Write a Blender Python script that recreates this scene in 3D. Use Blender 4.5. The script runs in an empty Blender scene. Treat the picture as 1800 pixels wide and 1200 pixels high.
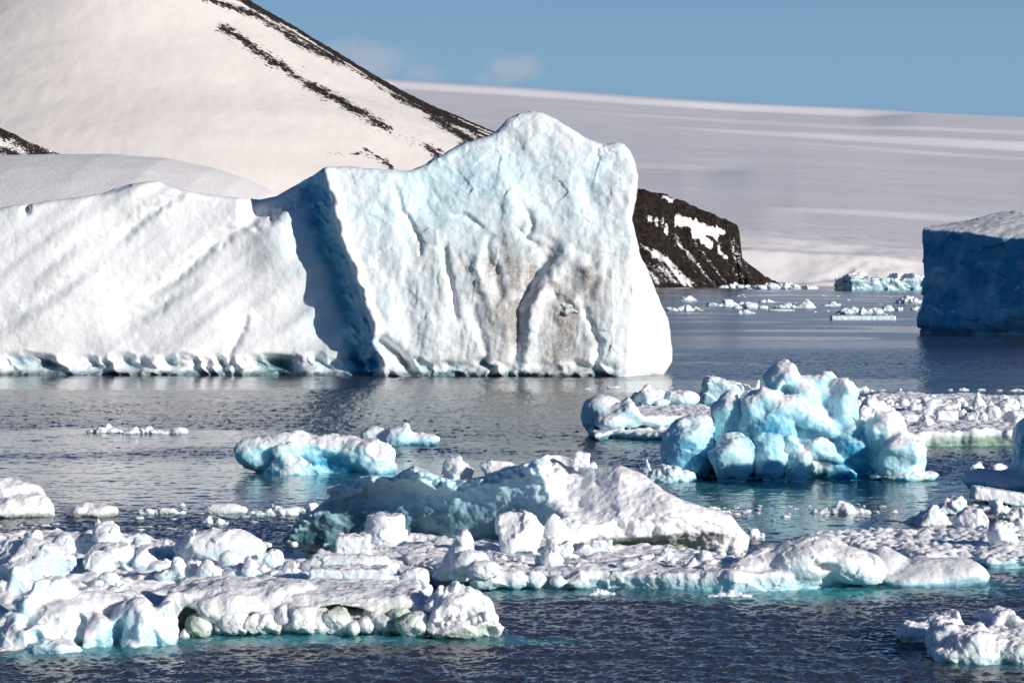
import bpy, math, random
import numpy as np
from math import radians as R, sin, cos

# ------------------------------------------------------------------ camera, sky, sun, exposure
SC = bpy.context.scene
COL = SC.collection
F, HOR, H = 5000.0, 480.0, 15.0          # focal length in photo pixels, horizon row, eye height (m)
cam_d = bpy.data.cameras.new('camera')
cam_d.lens, cam_d.sensor_width = 100.0, 36.0
cam_d.shift_y = -120.0/1800.0
cam_d.clip_start, cam_d.clip_end = 1.0, 60000.0
cam = bpy.data.objects.new('camera', cam_d); COL.objects.link(cam)
cam.location = (0, 0, H); cam.rotation_euler = (R(90), 0, 0)
SC.camera = cam

SUN_EL, SUN_AZ = R(15.5), R(38.0)        # azimuth: degrees from +X (right) towards the viewer (-Y)
SDIR = np.array([cos(SUN_AZ)*cos(SUN_EL), -sin(SUN_AZ)*cos(SUN_EL), sin(SUN_EL)])
world = bpy.data.worlds.new('World'); SC.world = world; world.use_nodes = True
wn = world.node_tree; wn.nodes.clear()
sky = wn.nodes.new('ShaderNodeTexSky'); sky.sky_type = 'NISHITA'; sky.sun_disc = False
sky.sun_elevation = SUN_EL
sky.sun_rotation = math.atan2(SDIR[0], SDIR[1])
sky.altitude = 4000; sky.air_density = 1.0; sky.dust_density = 0.9; sky.ozone_density = 6.5
bg = wn.nodes.new('ShaderNodeBackground'); bg.inputs['Strength'].default_value = 0.072
wo = wn.nodes.new('ShaderNodeOutputWorld')
# pale air low over the horizon, and two thin pinkish clouds standing just above the ridge
tc = wn.nodes.new('ShaderNodeTexCoord')
def wmath(op, a, b=0.0):
    o = wn.nodes.new('ShaderNodeMath'); o.operation = op
    for i, v in enumerate((a, b)):
        if isinstance(v, (int, float)): o.inputs[i].default_value = v
        else: wn.links.new(v, o.inputs[i])
    return o.outputs[0]
def wramp(x, a, b, c, d):
    o = wn.nodes.new('ShaderNodeMapRange'); o.interpolation_type = 'SMOOTHSTEP'; wn.links.new(x, o.inputs[0])
    for i, v in enumerate((a, b, c, d)): o.inputs[i+1].default_value = v
    return o.outputs[0]
def wmix(f, a, b):
    o = wn.nodes.new('ShaderNodeMix'); o.data_type = 'RGBA'; wn.links.new(f, o.inputs[0])
    for i, v in ((6, a), (7, b)):
        if isinstance(v, tuple): o.inputs[i].default_value = v+(1,)
        else: wn.links.new(v, o.inputs[i])
    return o.outputs[2]
sxyz = wn.nodes.new('ShaderNodeSeparateXYZ'); wn.links.new(tc.outputs['Generated'], sxyz.inputs[0])
k_ = 1/bg.inputs['Strength'].default_value
skyc = wmix(wramp(sxyz.outputs[2], .07, .17, .94, 0), sky.outputs[0], tuple(k_*v for v in (.222, .385, .548)))
cn = wn.nodes.new('ShaderNodeTexNoise'); wn.links.new(tc.outputs['Generated'], cn.inputs['Vector']); cn.inputs['Scale'].default_value = 60; cn.inputs['Detail'].default_value = 5; cn.inputs['Roughness'].default_value = .6
cl = None
for (cx, cz, rx, rz, a) in ((655, 105, 78, 44, .62), (605, 92, 46, 24, .4), (745, 132, 60, 18, .35), (905, 122, 58, 28, .5), (880, 138, 60, 16, .3)):
    dx = wmath('DIVIDE', wmath('SUBTRACT', wmath('DIVIDE', sxyz.outputs[0], sxyz.outputs[1]), (cx-900)/F), rx/F)
    dz = wmath('DIVIDE', wmath('SUBTRACT', wmath('DIVIDE', sxyz.outputs[2], sxyz.outputs[1]), (HOR-cz)/F), rz/F)
    r2 = wmath('SQRT', wmath('ADD', wmath('MULTIPLY', dx, dx), wmath('MULTIPLY', dz, dz)))
    r2 = wmath('ADD', r2, wmath('MULTIPLY', wmath('SUBTRACT', cn.outputs[0], .5), 1.6))
    m = wmath('MULTIPLY', wramp(r2, .25, 1.15, a*.8, 0), wmath('GREATER_THAN', sxyz.outputs[1], 0.0))
    cl = m if cl is None else wmath('MAXIMUM', cl, m)
skyc = wmix(cl, skyc, tuple(k_*v for v in (.50, .50, .56)))
wn.links.new(skyc, bg.inputs[0]); wn.links.new(bg.outputs[0], wo.inputs[0])

sun_d = bpy.data.lights.new('sun', 'SUN'); sun_d.energy = 4.9; sun_d.angle = R(0.5)
sun_d.color = (1.0, 0.93, 0.85)
sun = bpy.data.objects.new('sun', sun_d); COL.objects.link(sun)
from mathutils import Vector
sun.rotation_euler = Vector(SDIR).to_track_quat('Z', 'Y').to_euler()
sun.location = (300, -200, 200)
SC.view_settings.view_transform = 'Standard'; SC.view_settings.look = 'None'
SC.view_settings.exposure = 0.03; SC.view_settings.gamma = 1.0
SC.cycles.max_bounces = 6; SC.cycles.diffuse_bounces = 3; SC.cycles.glossy_bounces = 2
SC.cycles.use_denoising = True

# ------------------------------------------------------------------ numbers: noise, distance fields, meshing
rs = np.random.RandomState(11)
LAT = rs.uniform(-1, 1, (64, 64, 64)).astype(np.float32).ravel()
WJ = rs.uniform(0.1, 0.9, (32, 32, 32, 3)).astype(np.float32).reshape(-1, 3)

def sstep(a, b, x):
    t = np.clip((x-a)/(b-a), 0, 1); return t*t*(3-2*t)

def vnoise(x, y, z):
    x = np.asarray(x, np.float32); y = np.asarray(y, np.float32); z = np.asarray(z, np.float32)
    x, y, z = np.broadcast_arrays(x, y, z)
    fx, fy, fz = np.floor(x), np.floor(y), np.floor(z)
    ix, iy, iz = fx.astype(np.int32), fy.astype(np.int32), fz.astype(np.int32)
    tx, ty, tz = x-fx, y-fy, z-fz
    tx = tx*tx*tx*(tx*(tx*6-15)+10); ty = ty*ty*ty*(ty*(ty*6-15)+10); tz = tz*tz*tz*(tz*(tz*6-15)+10)
    x0 = (ix & 63) << 12; x1 = ((ix+1) & 63) << 12
    y0 = (iy & 63) << 6;  y1 = ((iy+1) & 63) << 6
    z0 = iz & 63;         z1 = (iz+1) & 63
    def L(a, b, t): return a+(b-a)*t
    c00 = L(LAT[x0+y0+z0], LAT[x1+y0+z0], tx); c10 = L(LAT[x0+y1+z0], LAT[x1+y1+z0], tx)
    c01 = L(LAT[x0+y0+z1], LAT[x1+y0+z1], tx); c11 = L(LAT[x0+y1+z1], LAT[x1+y1+z1], tx)
    return L(L(c00, c10, ty), L(c01, c11, ty), tz)

def fbm(x, y, z, octaves=3, gain=0.5, seed=0.0):
    x = np.asarray(x, np.float32)+seed*7.31; y = np.asarray(y, np.float32)+seed*3.17; z = np.asarray(z, np.float32)+seed*5.73
    out, a, n = 0, 1.0, 0.0
    for i in range(octaves):
        out = out + a*vnoise(x, y, z); n += a; a *= gain
        x, y, z = (x*1.6+y*1.2)*1.0+13.7, (y*1.6-x*1.2)*1.0+5.1, z*2.03+9.2
    return out/n

def ridged(x, y, z, octaves=3, seed=0.0):
    out, a, n = 0, 1.0, 0.0
    for i in range(octaves):
        out = out + a*(1-2*np.abs(vnoise(x+seed*3.3, y+seed*1.7, z+seed*9.1))); n += a; a *= 0.5
        x, y, z = x*2.03+7.7, y*2.01+3.1, z*2.02+1.2
    return out/n

def worley(x, y, z, seed=0.0):
    """distance to the nearest jittered point (0 at the point, about 1 between them)"""
    x = np.asarray(x, np.float32)+seed*4.7; y = np.asarray(y, np.float32)+seed*2.3; z = np.asarray(z, np.float32)+seed*6.1
    ix, iy, iz = np.floor(x).astype(np.int32), np.floor(y).astype(np.int32), np.floor(z).astype(np.int32)
    best = np.full(x.shape, 9.0, np.float32)
    for dx in (-1, 0, 1):
        for dy in (-1, 0, 1):
            for dz in (-1, 0, 1):
                jx, jy, jz = ix+dx, iy+dy, iz+dz
                k = ((jx & 31) << 10)+((jy & 31) << 5)+(jz & 31)
                p = WJ[k]
                d = (jx+p[..., 0]-x)**2+(jy+p[..., 1]-y)**2+(jz+p[..., 2]-z)**2
                np.minimum(best, d, out=best)
    return np.sqrt(best)

def facets(x, y, z, seed=0.0):
    """broken faces: inside each cell a plane leaning its own way"""
    x = np.asarray(x, np.float32)+seed*4.7; y = np.asarray(y, np.float32)+seed*2.3; z = np.asarray(z, np.float32)+seed*6.1
    ix, iy, iz = np.floor(x).astype(np.int32), np.floor(y).astype(np.int32), np.floor(z).astype(np.int32)
    best = np.full(x.shape, 9.0, np.float32); out = np.zeros(x.shape, np.float32)
    for dx in (-1, 0, 1):
        for dy in (-1, 0, 1):
            for dz in (-1, 0, 1):
                jx, jy, jz = ix+dx, iy+dy, iz+dz
                k = ((jx & 31) << 10)+((jy & 31) << 5)+(jz & 31)
                p = WJ[k]; q = WJ[(k*7+13) & 32767]-.5
                a, b, c = x-jx-p[..., 0], y-jy-p[..., 1], z-jz-p[..., 2]
                d = a*a+b*b+c*c; m = d < best
                best = np.where(m, d, best); out = np.where(m, (a*q[..., 0]+b*q[..., 1]+c*q[..., 2])*2+q[..., 0]*.4, out)
    return out

def smin(a, b, k):
    if k <= 0: return np.minimum(a, b)
    h = np.clip(0.5+0.5*(b-a)/k, 0, 1)
    return b+(a-b)*h-k*h*(1-h)
def smax(a, b, k): return -smin(-a, -b, k)

def poly_sdf(x, y, pts):
    """signed distance to a closed polygon, negative inside"""
    d = np.full(x.shape, 1e9, np.float32); ins = np.zeros(x.shape, bool)
    n = len(pts)
    for i in range(n):
        ax, ay = pts[i]; bx, by = pts[(i+1) % n]
        ex, ey = bx-ax, by-ay
        t = np.clip(((x-ax)*ex+(y-ay)*ey)/(ex*ex+ey*ey+1e-9), 0, 1)
        d = np.minimum(d, (x-ax-t*ex)**2+(y-ay-t*ey)**2)
        if ay != by:
            c = ((ay > y) != (by > y)) & (x < (bx-ax)*(y-ay)/(by-ay)+ax)
            ins ^= c
    d = np.sqrt(d)
    return np.where(ins, -d, d)

def line_dist(x, y, pts):
    """distance to an open polyline and the fraction along it"""
    d = np.full(np.shape(x), 1e9, np.float32); tt = np.zeros(np.shape(x), np.float32)
    n = len(pts)-1
    for i in range(n):
        ax, ay = pts[i]; bx, by = pts[i+1]
        ex, ey = bx-ax, by-ay
        t = np.clip(((x-ax)*ex+(y-ay)*ey)/(ex*ex+ey*ey+1e-9), 0, 1)
        q = (x-ax-t*ex)**2+(y-ay-t*ey)**2
        m = q < d
        d = np.where(m, q, d); tt = np.where(m, (i+t)/n, tt)
    return np.sqrt(d), tt

def prof(x, pts):
    p = np.array(pts, float); return np.interp(x, p[:, 0], p[:, 1])

def surface_nets(D, o, h):
    """closed surface D = 0 of a sampled field as vertices and quads"""
    s = D < 0
    c = np.zeros(tuple(n-1 for n in D.shape), np.uint8)
    for i in (0, 1):
        for j in (0, 1):
            for k in (0, 1):
                c += s[i:s.shape[0]-1+i, j:s.shape[1]-1+j, k:s.shape[2]-1+k]
    act = np.argwhere((c > 0) & (c < 8))
    idx = np.full(c.shape, -1, np.int32); idx[act[:, 0], act[:, 1], act[:, 2]] = np.arange(len(act))
    acc = np.zeros((len(act), 3), np.float32); cnt = np.zeros(len(act), np.float32)
    cor = [(i, j, k) for i in (0, 1) for j in (0, 1) for k in (0, 1)]
    val = {q: D[act[:, 0]+q[0], act[:, 1]+q[1], act[:, 2]+q[2]] for q in cor}
    for a in cor:
        for ax in range(3):
            if a[ax]: continue
            b = list(a); b[ax] = 1; b = tuple(b)
            va, vb = val[a], val[b]
            m = (va < 0) != (vb < 0)
            t = np.where(m, va/np.where(m, va-vb, 1), 0)
            p = np.array(a, np.float32)[None, :].repeat(len(act), 0); p[:, ax] += t
            acc[m] += p[m]; cnt[m] += 1
    V = (act+acc/np.maximum(cnt, 1)[:, None])*np.array(h)+np.array(o)
    Q = []
    for ax in range(3):
        u, v = (ax+1) % 3, (ax+2) % 3
        sl0 = [slice(None)]*3; sl1 = [slice(None)]*3
        sl0[ax] = slice(0, -1); sl1[ax] = slice(1, None)
        ch = s[tuple(sl0)] != s[tuple(sl1)]
        e = np.argwhere(ch)
        ok = (e[:, u] > 0) & (e[:, v] > 0) & (e[:, u] < c.shape[u]) & (e[:, v] < c.shape[v])
        e = e[ok]
        ins = s[e[:, 0], e[:, 1], e[:, 2]]
        def cell(du, dv):
            w = e.copy(); w[:, u] -= du; w[:, v] -= dv
            return idx[w[:, 0], w[:, 1], w[:, 2]]
        q = np.stack([cell(1, 1), cell(0, 1), cell(0, 0), cell(1, 0)], 1)
        q[~ins] = q[~ins][:, ::-1]
        Q.append(q)
    Q = np.concatenate(Q); Q = Q[(Q >= 0).all(1)]
    return V.astype(np.float32), Q

def normals(V, Q):
    a = np.cross(V[Q[:, 2]]-V[Q[:, 0]], V[Q[:, 3]]-V[Q[:, 1]])
    N = np.zeros_like(V)
    for i in range(4):
        for k in range(3):
            N[:, k] += np.bincount(Q[:, i], a[:, k], len(V)).astype(np.float32)
    return N/np.maximum(np.linalg.norm(N, axis=1), 1e-9)[:, None]

def new_mesh(name, V, Q, mat, masks=None, smooth=True):
    me = bpy.data.meshes.new(name)
    me.vertices.add(len(V)); me.vertices.foreach_set('co', np.asarray(V, np.float32).ravel())
    Q = np.asarray(Q, np.int32); n, k = Q.shape
    me.loops.add(n*k); me.loops.foreach_set('vertex_index', Q.ravel())
    me.polygons.add(n); me.polygons.foreach_set('loop_start', np.arange(0, n*k, k, dtype=np.int32))
    me.polygons.foreach_set('loop_total', np.full(n, k, np.int32))
    if smooth: me.polygons.foreach_set('use_smooth', np.ones(n, bool))
    if masks is not None:
        at = me.color_attributes.new('mask', 'FLOAT_COLOR', 'POINT')
        c = np.zeros((len(V), 4), np.float32); c[:, :masks.shape[1]] = masks
        at.data.foreach_set('color', c.ravel())
    me.materials.append(mat); me.update(calc_edges=True); me.validate()
    return me

def link(name, me, parent=None, loc=(0, 0, 0)):
    o = bpy.data.objects.new(name, me); COL.objects.link(o); o.location = loc
    if parent is not None: o.parent = parent
    return o
def tag(o, label=None, cat=None, group=None, kind=None):
    for k, v in (('label', label), ('category', cat), ('group', group), ('kind', kind)):
        if v: o[k] = v
    return o

def dist(row, z=0.0): return F*(H-z)/(row-HOR)              # where a photo row meets height z
def W(px, row, z=0.0):
    d = dist(row, z); return np.array([(px-900)/F*d, d, z])

# ------------------------------------------------------------------ materials
class NT:
    def __init__(s, name):
        s.m = bpy.data.materials.new(name); s.m.use_nodes = True; s.t = s.m.node_tree; s.t.nodes.clear()
        s.out = s.n('ShaderNodeOutputMaterial')
    def n(s, typ, **kw):
        o = s.t.nodes.new(typ)
        for k, v in kw.items(): setattr(o, k, v)
        return o
    def l(s, a, b): s.t.links.new(a, b)
    def put(s, sock, v):
        if isinstance(v, (int, float, tuple)): sock.default_value = v if not (isinstance(v, tuple) and len(v) == 3 and len(sock.default_value) == 4) else v+(1,)
        else: s.l(v, sock)
    def math(s, op, a, b=0.0, clamp=False):
        o = s.n('ShaderNodeMath', operation=op, use_clamp=clamp); s.put(o.inputs[0], a); s.put(o.inputs[1], b); return o.outputs[0]
    def mapr(s, x, a, b, c=0.0, d=1.0):
        o = s.n('ShaderNodeMapRange', interpolation_type='SMOOTHSTEP'); s.put(o.inputs[0], x)
        for i, v in enumerate((a, b, c, d)): o.inputs[i+1].default_value = v
        return o.outputs[0]
    def mix(s, f, a, b):
        o = s.n('ShaderNodeMix', data_type='RGBA'); s.put(o.inputs[0], f); s.put(o.inputs[6], a); s.put(o.inputs[7], b); return o.outputs[2]
    def noise(s, vec, scale, detail=3.0, rough=0.5, out=0):
        o = s.n('ShaderNodeTexNoise'); s.l(vec, o.inputs['Vector']); o.inputs['Scale'].default_value = scale
        o.inputs['Detail'].default_value = detail; o.inputs['Roughness'].default_value = rough; return o.outputs[out]
    def bump(s, hgt, dist_, strength=1.0, nrm=None):
        o = s.n('ShaderNodeBump'); s.l(hgt, o.inputs['Height']); o.inputs['Distance'].default_value = dist_; o.inputs['Strength'].default_value = strength
        if nrm is not None: s.l(nrm, o.inputs['Normal'])
        return o.outputs[0]
    def pos(s): return s.n('ShaderNodeNewGeometry').outputs['Position']
    def scaled(s, v, sc):
        o = s.n('ShaderNodeMapping'); s.l(v, o.inputs['Vector']); o.inputs['Scale'].default_value = sc; return o.outputs[0]
    def bsdf(s, color, rough, normal=None, **kw):
        b = s.n('ShaderNodeBsdfPrincipled'); s.put(b.inputs['Base Color'], color); s.put(b.inputs['Roughness'], rough)
        if normal is not None: s.l(normal, b.inputs['Normal'])
        for k, v in kw.items(): s.put(b.inputs[k.replace('_', ' ')], v)
        s.l(b.outputs[0], s.out.inputs['Surface']); return b

def ice_material(name, scale, snow=(0.84, 0.85, 0.87), pale=(0.62, 0.84, 0.91), deep=(0.05, 0.29, 0.41), sss=0.0, bump=0.06, stain=(0.16, 0.30, 0.13), patchy=.5):
    """mask R: bare ice (0 snow .. 1 deep blue), G: green algae stain, B: grit"""
    t = NT(name); p = t.pos()
    a = t.n('ShaderNodeAttribute', attribute_name='mask'); sp = t.n('ShaderNodeSeparateColor'); t.l(a.outputs['Color'], sp.inputs[0])
    n1 = t.noise(p, 1.1/scale, 4, .55); n2 = t.noise(p, 7/scale, 4, .6); n3 = t.noise(p, 30/scale, 3, .6)
    wob = t.math('MULTIPLY', t.math('SUBTRACT', n1, .5), patchy)
    ice = t.math('ADD', sp.outputs[0], t.math('MULTIPLY', wob, t.mapr(sp.outputs[0], .02, .3)))
    c = t.mix(t.mapr(ice, .08, .5), snow, pale)
    c = t.mix(t.mapr(ice, .45, 1.0), c, deep)
    c = t.mix(t.math('MULTIPLY', sp.outputs[1], t.mapr(n2, .25, .6, .55, 1.0)), c, stain)
    grit = t.math('MULTIPLY', sp.outputs[2], t.mapr(t.noise(p, 14/scale, 4, .7), .2, .55), True)
    c = t.mix(grit, c, (0.29, 0.27, 0.25))
    h = t.math('ADD', t.math('MULTIPLY', n2, .65), t.math('MULTIPLY', n3, .3))
    nr = t.bump(h, bump*scale)
    rg = t.mapr(ice, .1, .8, .62, .32)
    kw = {}
    b = t.bsdf(c, rg, nr)
    b.inputs['Specular IOR Level'].default_value = .35
    if sss:
        b.inputs['Subsurface Weight'].default_value = 1.0
        b.inputs['Subsurface Radius'].default_value = (.9, .95, 1.0)
        b.inputs['Subsurface Scale'].default_value = sss
    return t.m
ICE_NEAR = ice_material('snowy_ice', 1.0, bump=.06, sss=.16)
ICE_BLUE = ice_material('blue_glacier_ice', 1.4, pale=(0.50, 0.82, 0.91), deep=(0.02, 0.34, 0.55), sss=.55, bump=.035, patchy=.2)
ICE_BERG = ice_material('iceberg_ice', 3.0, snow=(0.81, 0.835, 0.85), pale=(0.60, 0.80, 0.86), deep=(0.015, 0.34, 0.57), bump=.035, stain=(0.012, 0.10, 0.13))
ICE_FAR = ice_material('distant_ice', 8.0, deep=(0.04, 0.22, 0.30))
# ------------------------------------------------------------------ setting: sea, hills, plateau
def polar_rows(y0, y1, pxstep):
    ys = [y0]
    while ys[-1] < y1:
        ys.append(ys[-1]+min(max(pxstep*ys[-1]**2/(F*H), .05), 600)); 
    return np.array(ys)
def calm_mask(X, Y):
    """0 ruffled, 1 slick: wind leaves long smooth lanes"""
    n = fbm(X/60.0, Y/45.0, X*0, 2, seed=3)
    c = sstep(.05, .35, n+.25*fbm(X/14., Y/30., X*0, 2, seed=8))
    def lane(y0, y1, x0, x1, soft):
        return sstep(y0-soft, y0+soft, Y)*(1-sstep(y1-soft, y1+soft, Y))*sstep(x0-8, x0+8, X)*(1-sstep(x1-8, x1+8, X))
    c = np.maximum(c*.6, lane(178, 232, -60, 5, 12)*.74)
    c = np.maximum(c, lane(158, 205, 9, 40, 9)*.68)
    c = np.maximum(c, lane(560, 640, 20, 400, 25)*.5)
    c = c*(1-sstep(60, 20, 150-Y+Y*0)*0)
    near = 1-sstep(128, 140, Y)
    return np.clip(c*(1-.9*near), 0, 1)
SHOALS = []
def build_sea():
    ys = np.concatenate([polar_rows(60, 95, 3), polar_rows(95.2, 470, .75)[0:], polar_rows(471, 3600, .5), np.array([4200, 6000, 9000, 15000, 40000])])
    ts = np.concatenate([np.linspace(-2.5, -.27, 12)[:-1], np.linspace(-.27, .27, 1280), np.linspace(.27, 2.5, 12)[1:]])
    Y = np.repeat(ys[:, None], len(ts), 1); X = Y*ts[None, :]
    calm = calm_mask(X, Y)
    amp = (1-.88*calm)
    z = 0.085*fbm(X/1.3, Y/1.0, X*0, 2, seed=1)+.075*fbm(X/.5, Y/.42, X*0+4, 2, seed=2)+.06*fbm(X/5., Y/3.2, X*0, 2, seed=5)+.04*fbm(X/.24, Y/.27, X*0, 2, seed=11)*(Y < 330)
    fade = np.where(Y < 94, .3, 1.0)*np.clip(1.2-Y/5000, 0, 1)
    grow = np.clip(Y/160., 1, 2.2)            # rougher open water farther out
    z = z*amp*fade*np.sqrt(grow)*np.clip(1.15-(Y-260)/600, .3, 1)
    V = np.stack([X, Y, z], -1).reshape(-1, 3)
    nr, nc = X.shape; i = np.arange((nr-1)*nc).reshape(nr-1, nc)[:, :-1].ravel()
    Q = np.stack([i, i+1, i+nc+1, i+nc], 1)
    return V, Q, calm.ravel(), nr, nc
def build_sea_object():
    V, Q, calm, nr, nc = build_sea()
    sh = np.zeros(len(V))
    for (x, y, rx, ry, a) in SHOALS:
        d = np.sqrt(((V[:, 0]-x)/rx)**2+((V[:, 1]-y)/ry)**2)
        d = d+.22*fbm(V[:, 0]/2.2, V[:, 1]/2.2, V[:, 0]*0, 2, seed=4)
        sh = np.maximum(sh, a*(1-sstep(.45, 1.15, d)))
    t = NT('sea_water'); p = t.pos()
    a = t.n('ShaderNodeAttribute', attribute_name='mask'); sp = t.n('ShaderNodeSeparateColor'); t.l(a.outputs['Color'], sp.inputs[0])
    c = t.mix(sp.outputs[1], (0.043, 0.048, 0.062), (0.05, 0.36, 0.42))
    q = t.scaled(p, (1.0, 1.7, 1.0))
    h = t.math('ADD', t.noise(q, 2.6, 2), t.math('MULTIPLY', t.noise(q, 7.0, 2), .35))
    far = t.noise(t.scaled(p, (.12, .35, 1)), 1.0, 3)
    st = t.math('MULTIPLY', t.mapr(sp.outputs[0], 0, 1, 1.0, .12), .05)
    b = t.n('ShaderNodeBump'); t.l(h, b.inputs['Height']); b.inputs['Strength'].default_value = .55; t.l(st, b.inputs['Distance'])
    t.bsdf(c, t.mapr(sp.outputs[0], 0, 1, .16, .07), b.outputs[0], IOR=1.333)
    o = link('sea', new_mesh('sea', V, Q, t.m, np.stack([calm, sh], 1)))
    tag(o, kind='structure')

def grid_mesh(us, vs):
    n, m = len(us), len(vs)
    i = (np.arange(n-1)[:, None]*m+np.arange(m-1)[None, :]).ravel()
    return np.stack([i, i+m, i+m+1, i+1], 1)

def snow_material(name, scale, ragged=2.6, snow=(0.87, 0.85, 0.84), bump=.12):
    t = NT(name); p = t.pos()
    a = t.n('ShaderNodeAttribute', attribute_name='mask'); sp = t.n('ShaderNodeSeparateColor'); t.l(a.outputs['Color'], sp.inputs[0])
    n1 = t.noise(p, 1/scale, 5, .6); n2 = t.noise(t.scaled(p, (1, .3, 1)), 4/scale, 4, .6)
    r = t.math('ADD', sp.outputs[0], t.math('MULTIPLY', t.math('SUBTRACT', t.noise(p, ragged/scale, 6, .72), .5), 1.5))
    rk = t.mapr(r, .47, .56)
    rc = t.mix(t.mapr(t.noise(p, 1.4/scale, 4, .65), .35, .7), (0.012, 0.010, 0.010), (0.055, 0.036, 0.027))
    c = t.mix(sp.outputs[1], snow, (0.86, 0.84, 0.83)); c = t.mix(rk, c, rc)
    h = t.math('ADD', t.math('MULTIPLY', n2, .3), t.math('MULTIPLY', n1, .5))
    h = t.math('ADD', h, t.math('MULTIPLY', t.math('MULTIPLY', rk, t.noise(p, 9/scale, 3, .7)), .8))
    t.bsdf(c, .75, t.bump(h, bump*scale), Specular_IOR_Level=.2)
    return t.m

def px_of(V):
    return 900+V[:, 0]/V[:, 1]*F, HOR-(V[:, 2]-H)/V[:, 1]*F

def build_snow_hill():
    # a cone-like volcanic slope whose right skyline runs down past the iceberg
    us = np.linspace(-1150, 420, 620); vs = np.linspace(2700, 4700, 330)
    X, Y = np.meshgrid(us, vs, indexing='ij')
    ax, ay = -640., 4080.
    r = np.sqrt((X-ax)**2+((Y-ay)*.92)**2)+40*fbm(X/300, Y/300, X*0, 2, seed=2)
    rt = np.linspace(-300, 3200, 1800); zt = prof(np.abs(rt), [(0, 560), (150, 470), (255, 408), (361, 341), (476, 277), (525, 250), (574, 227), (609, 212), (680, 176), (760, 130), (850, 75), (950, 20), (1050, -20), (1200, -50), (3000, -60)])
    kern = np.exp(-(np.linspace(-3, 3, 31))**2/2); zt = np.convolve(np.pad(zt, 15, 'edge'), kern/kern.sum(), 'valid')
    Z = np.interp(r, rt, zt)
    Z += 3.0*fbm(X/90, Y/90, X*0, 2, seed=5)+.55*fbm(X/14, Y/20, X*0, 2, seed=6)+.9*sstep(-.1, .5, fbm(X/160, Y/160, X*0, 2, seed=16))*ridged(X/30+Y/60, Y/22, X*0, 3, seed=17)
    V = np.stack([X, Y, Z], -1).reshape(-1, 3)
    px, py = px_of(V)
    rock = np.zeros(len(V))
    front = V[:, 1] < ay+60
    rag = fbm(V[:, 0]/22, V[:, 1]/40, V[:, 2]/14, 3, seed=21)
    def band(pts, w0, w1, a=1.0):
        nonlocal rock
        a = a*.74
        d, tt = line_dist(px, py, pts)
        w = w0+(w1-w0)*tt
        d = np.clip(d/w-.15-.9*rag, 0, None); rock = np.maximum(rock, a*np.clip(1-d/2.2, 0, 1)*front)
    # the skyline ridge itself is bare rock
    bins = np.arange(300, 960, 2.0); sil = np.full(len(bins), 999.0); bi = np.clip(((px-300)/2).astype(int), 0, len(bins)-1)
    np.minimum.at(sil, bi, py); below = py-np.interp(px, bins, sil)
    w = prof(px, [(300, 4), (430, 9), (600, 13), (700, 10), (760, 13), (830, 16), (880, 22)])*(1+.45*rag)
    strip = fbm(px/90., below/2.4, px*0, 2, seed=33)
    rock = np.maximum(rock, (px > 415)*np.clip(.80-.5*np.clip(below/w-.75, 0, None)-.55*sstep(.15, .5, strip)*sstep(1, 3, below), 0, 1))
    band([(355, -5), (400, 12), (455, 30), (530, 78), (600, 108)], 6, 8, .9)
    band([(390, 48), (430, 72), (480, 108), (540, 150), (590, 172), (640, 200), (684, 226)], 9, 11, .92)
    band([(425, 75), (520, 115), (600, 140)], 3, 3, .5)
    band([(690, 168), (730, 185), (770, 210), (810, 236), (830, 260)], 4, 14, .95)
    band([(745, 255), (775, 275), (830, 300)], 6, 14, .9)
    band([(575, 270), (640, 270), (680, 292)], 3, 6, .62)
    band([(640, 262), (680, 286), (700, 310)], 3, 6, .8)
    dd, _ = line_dist(px, py, [(400, 60), (700, 240), (790, 280)])
    rock = np.maximum(rock, .34*(1-sstep(0, 55, dd))*front)
    # rocks behind the ridge line: the sunless far flank is bare
    rock = np.maximum(rock, .9*(V[:, 1] > ay+40)*(V[:, 0] > ax))
    V[:, 2] += 2.2*np.clip(rock*2-.8, 0, 1)*np.abs(fbm(V[:, 0]/7, V[:, 1]/7, V[:, 2]/7, 3, seed=9))*1.5
    o = link('snow_hill', new_mesh('snow_hill', V, grid_mesh(us, vs), snow_material('hill_snow', 14.0, ragged=2.2, bump=.05, snow=(0.785, 0.74, 0.70)), np.stack([rock, rock*0], 1)))
    tag(o, kind='structure')

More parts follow.
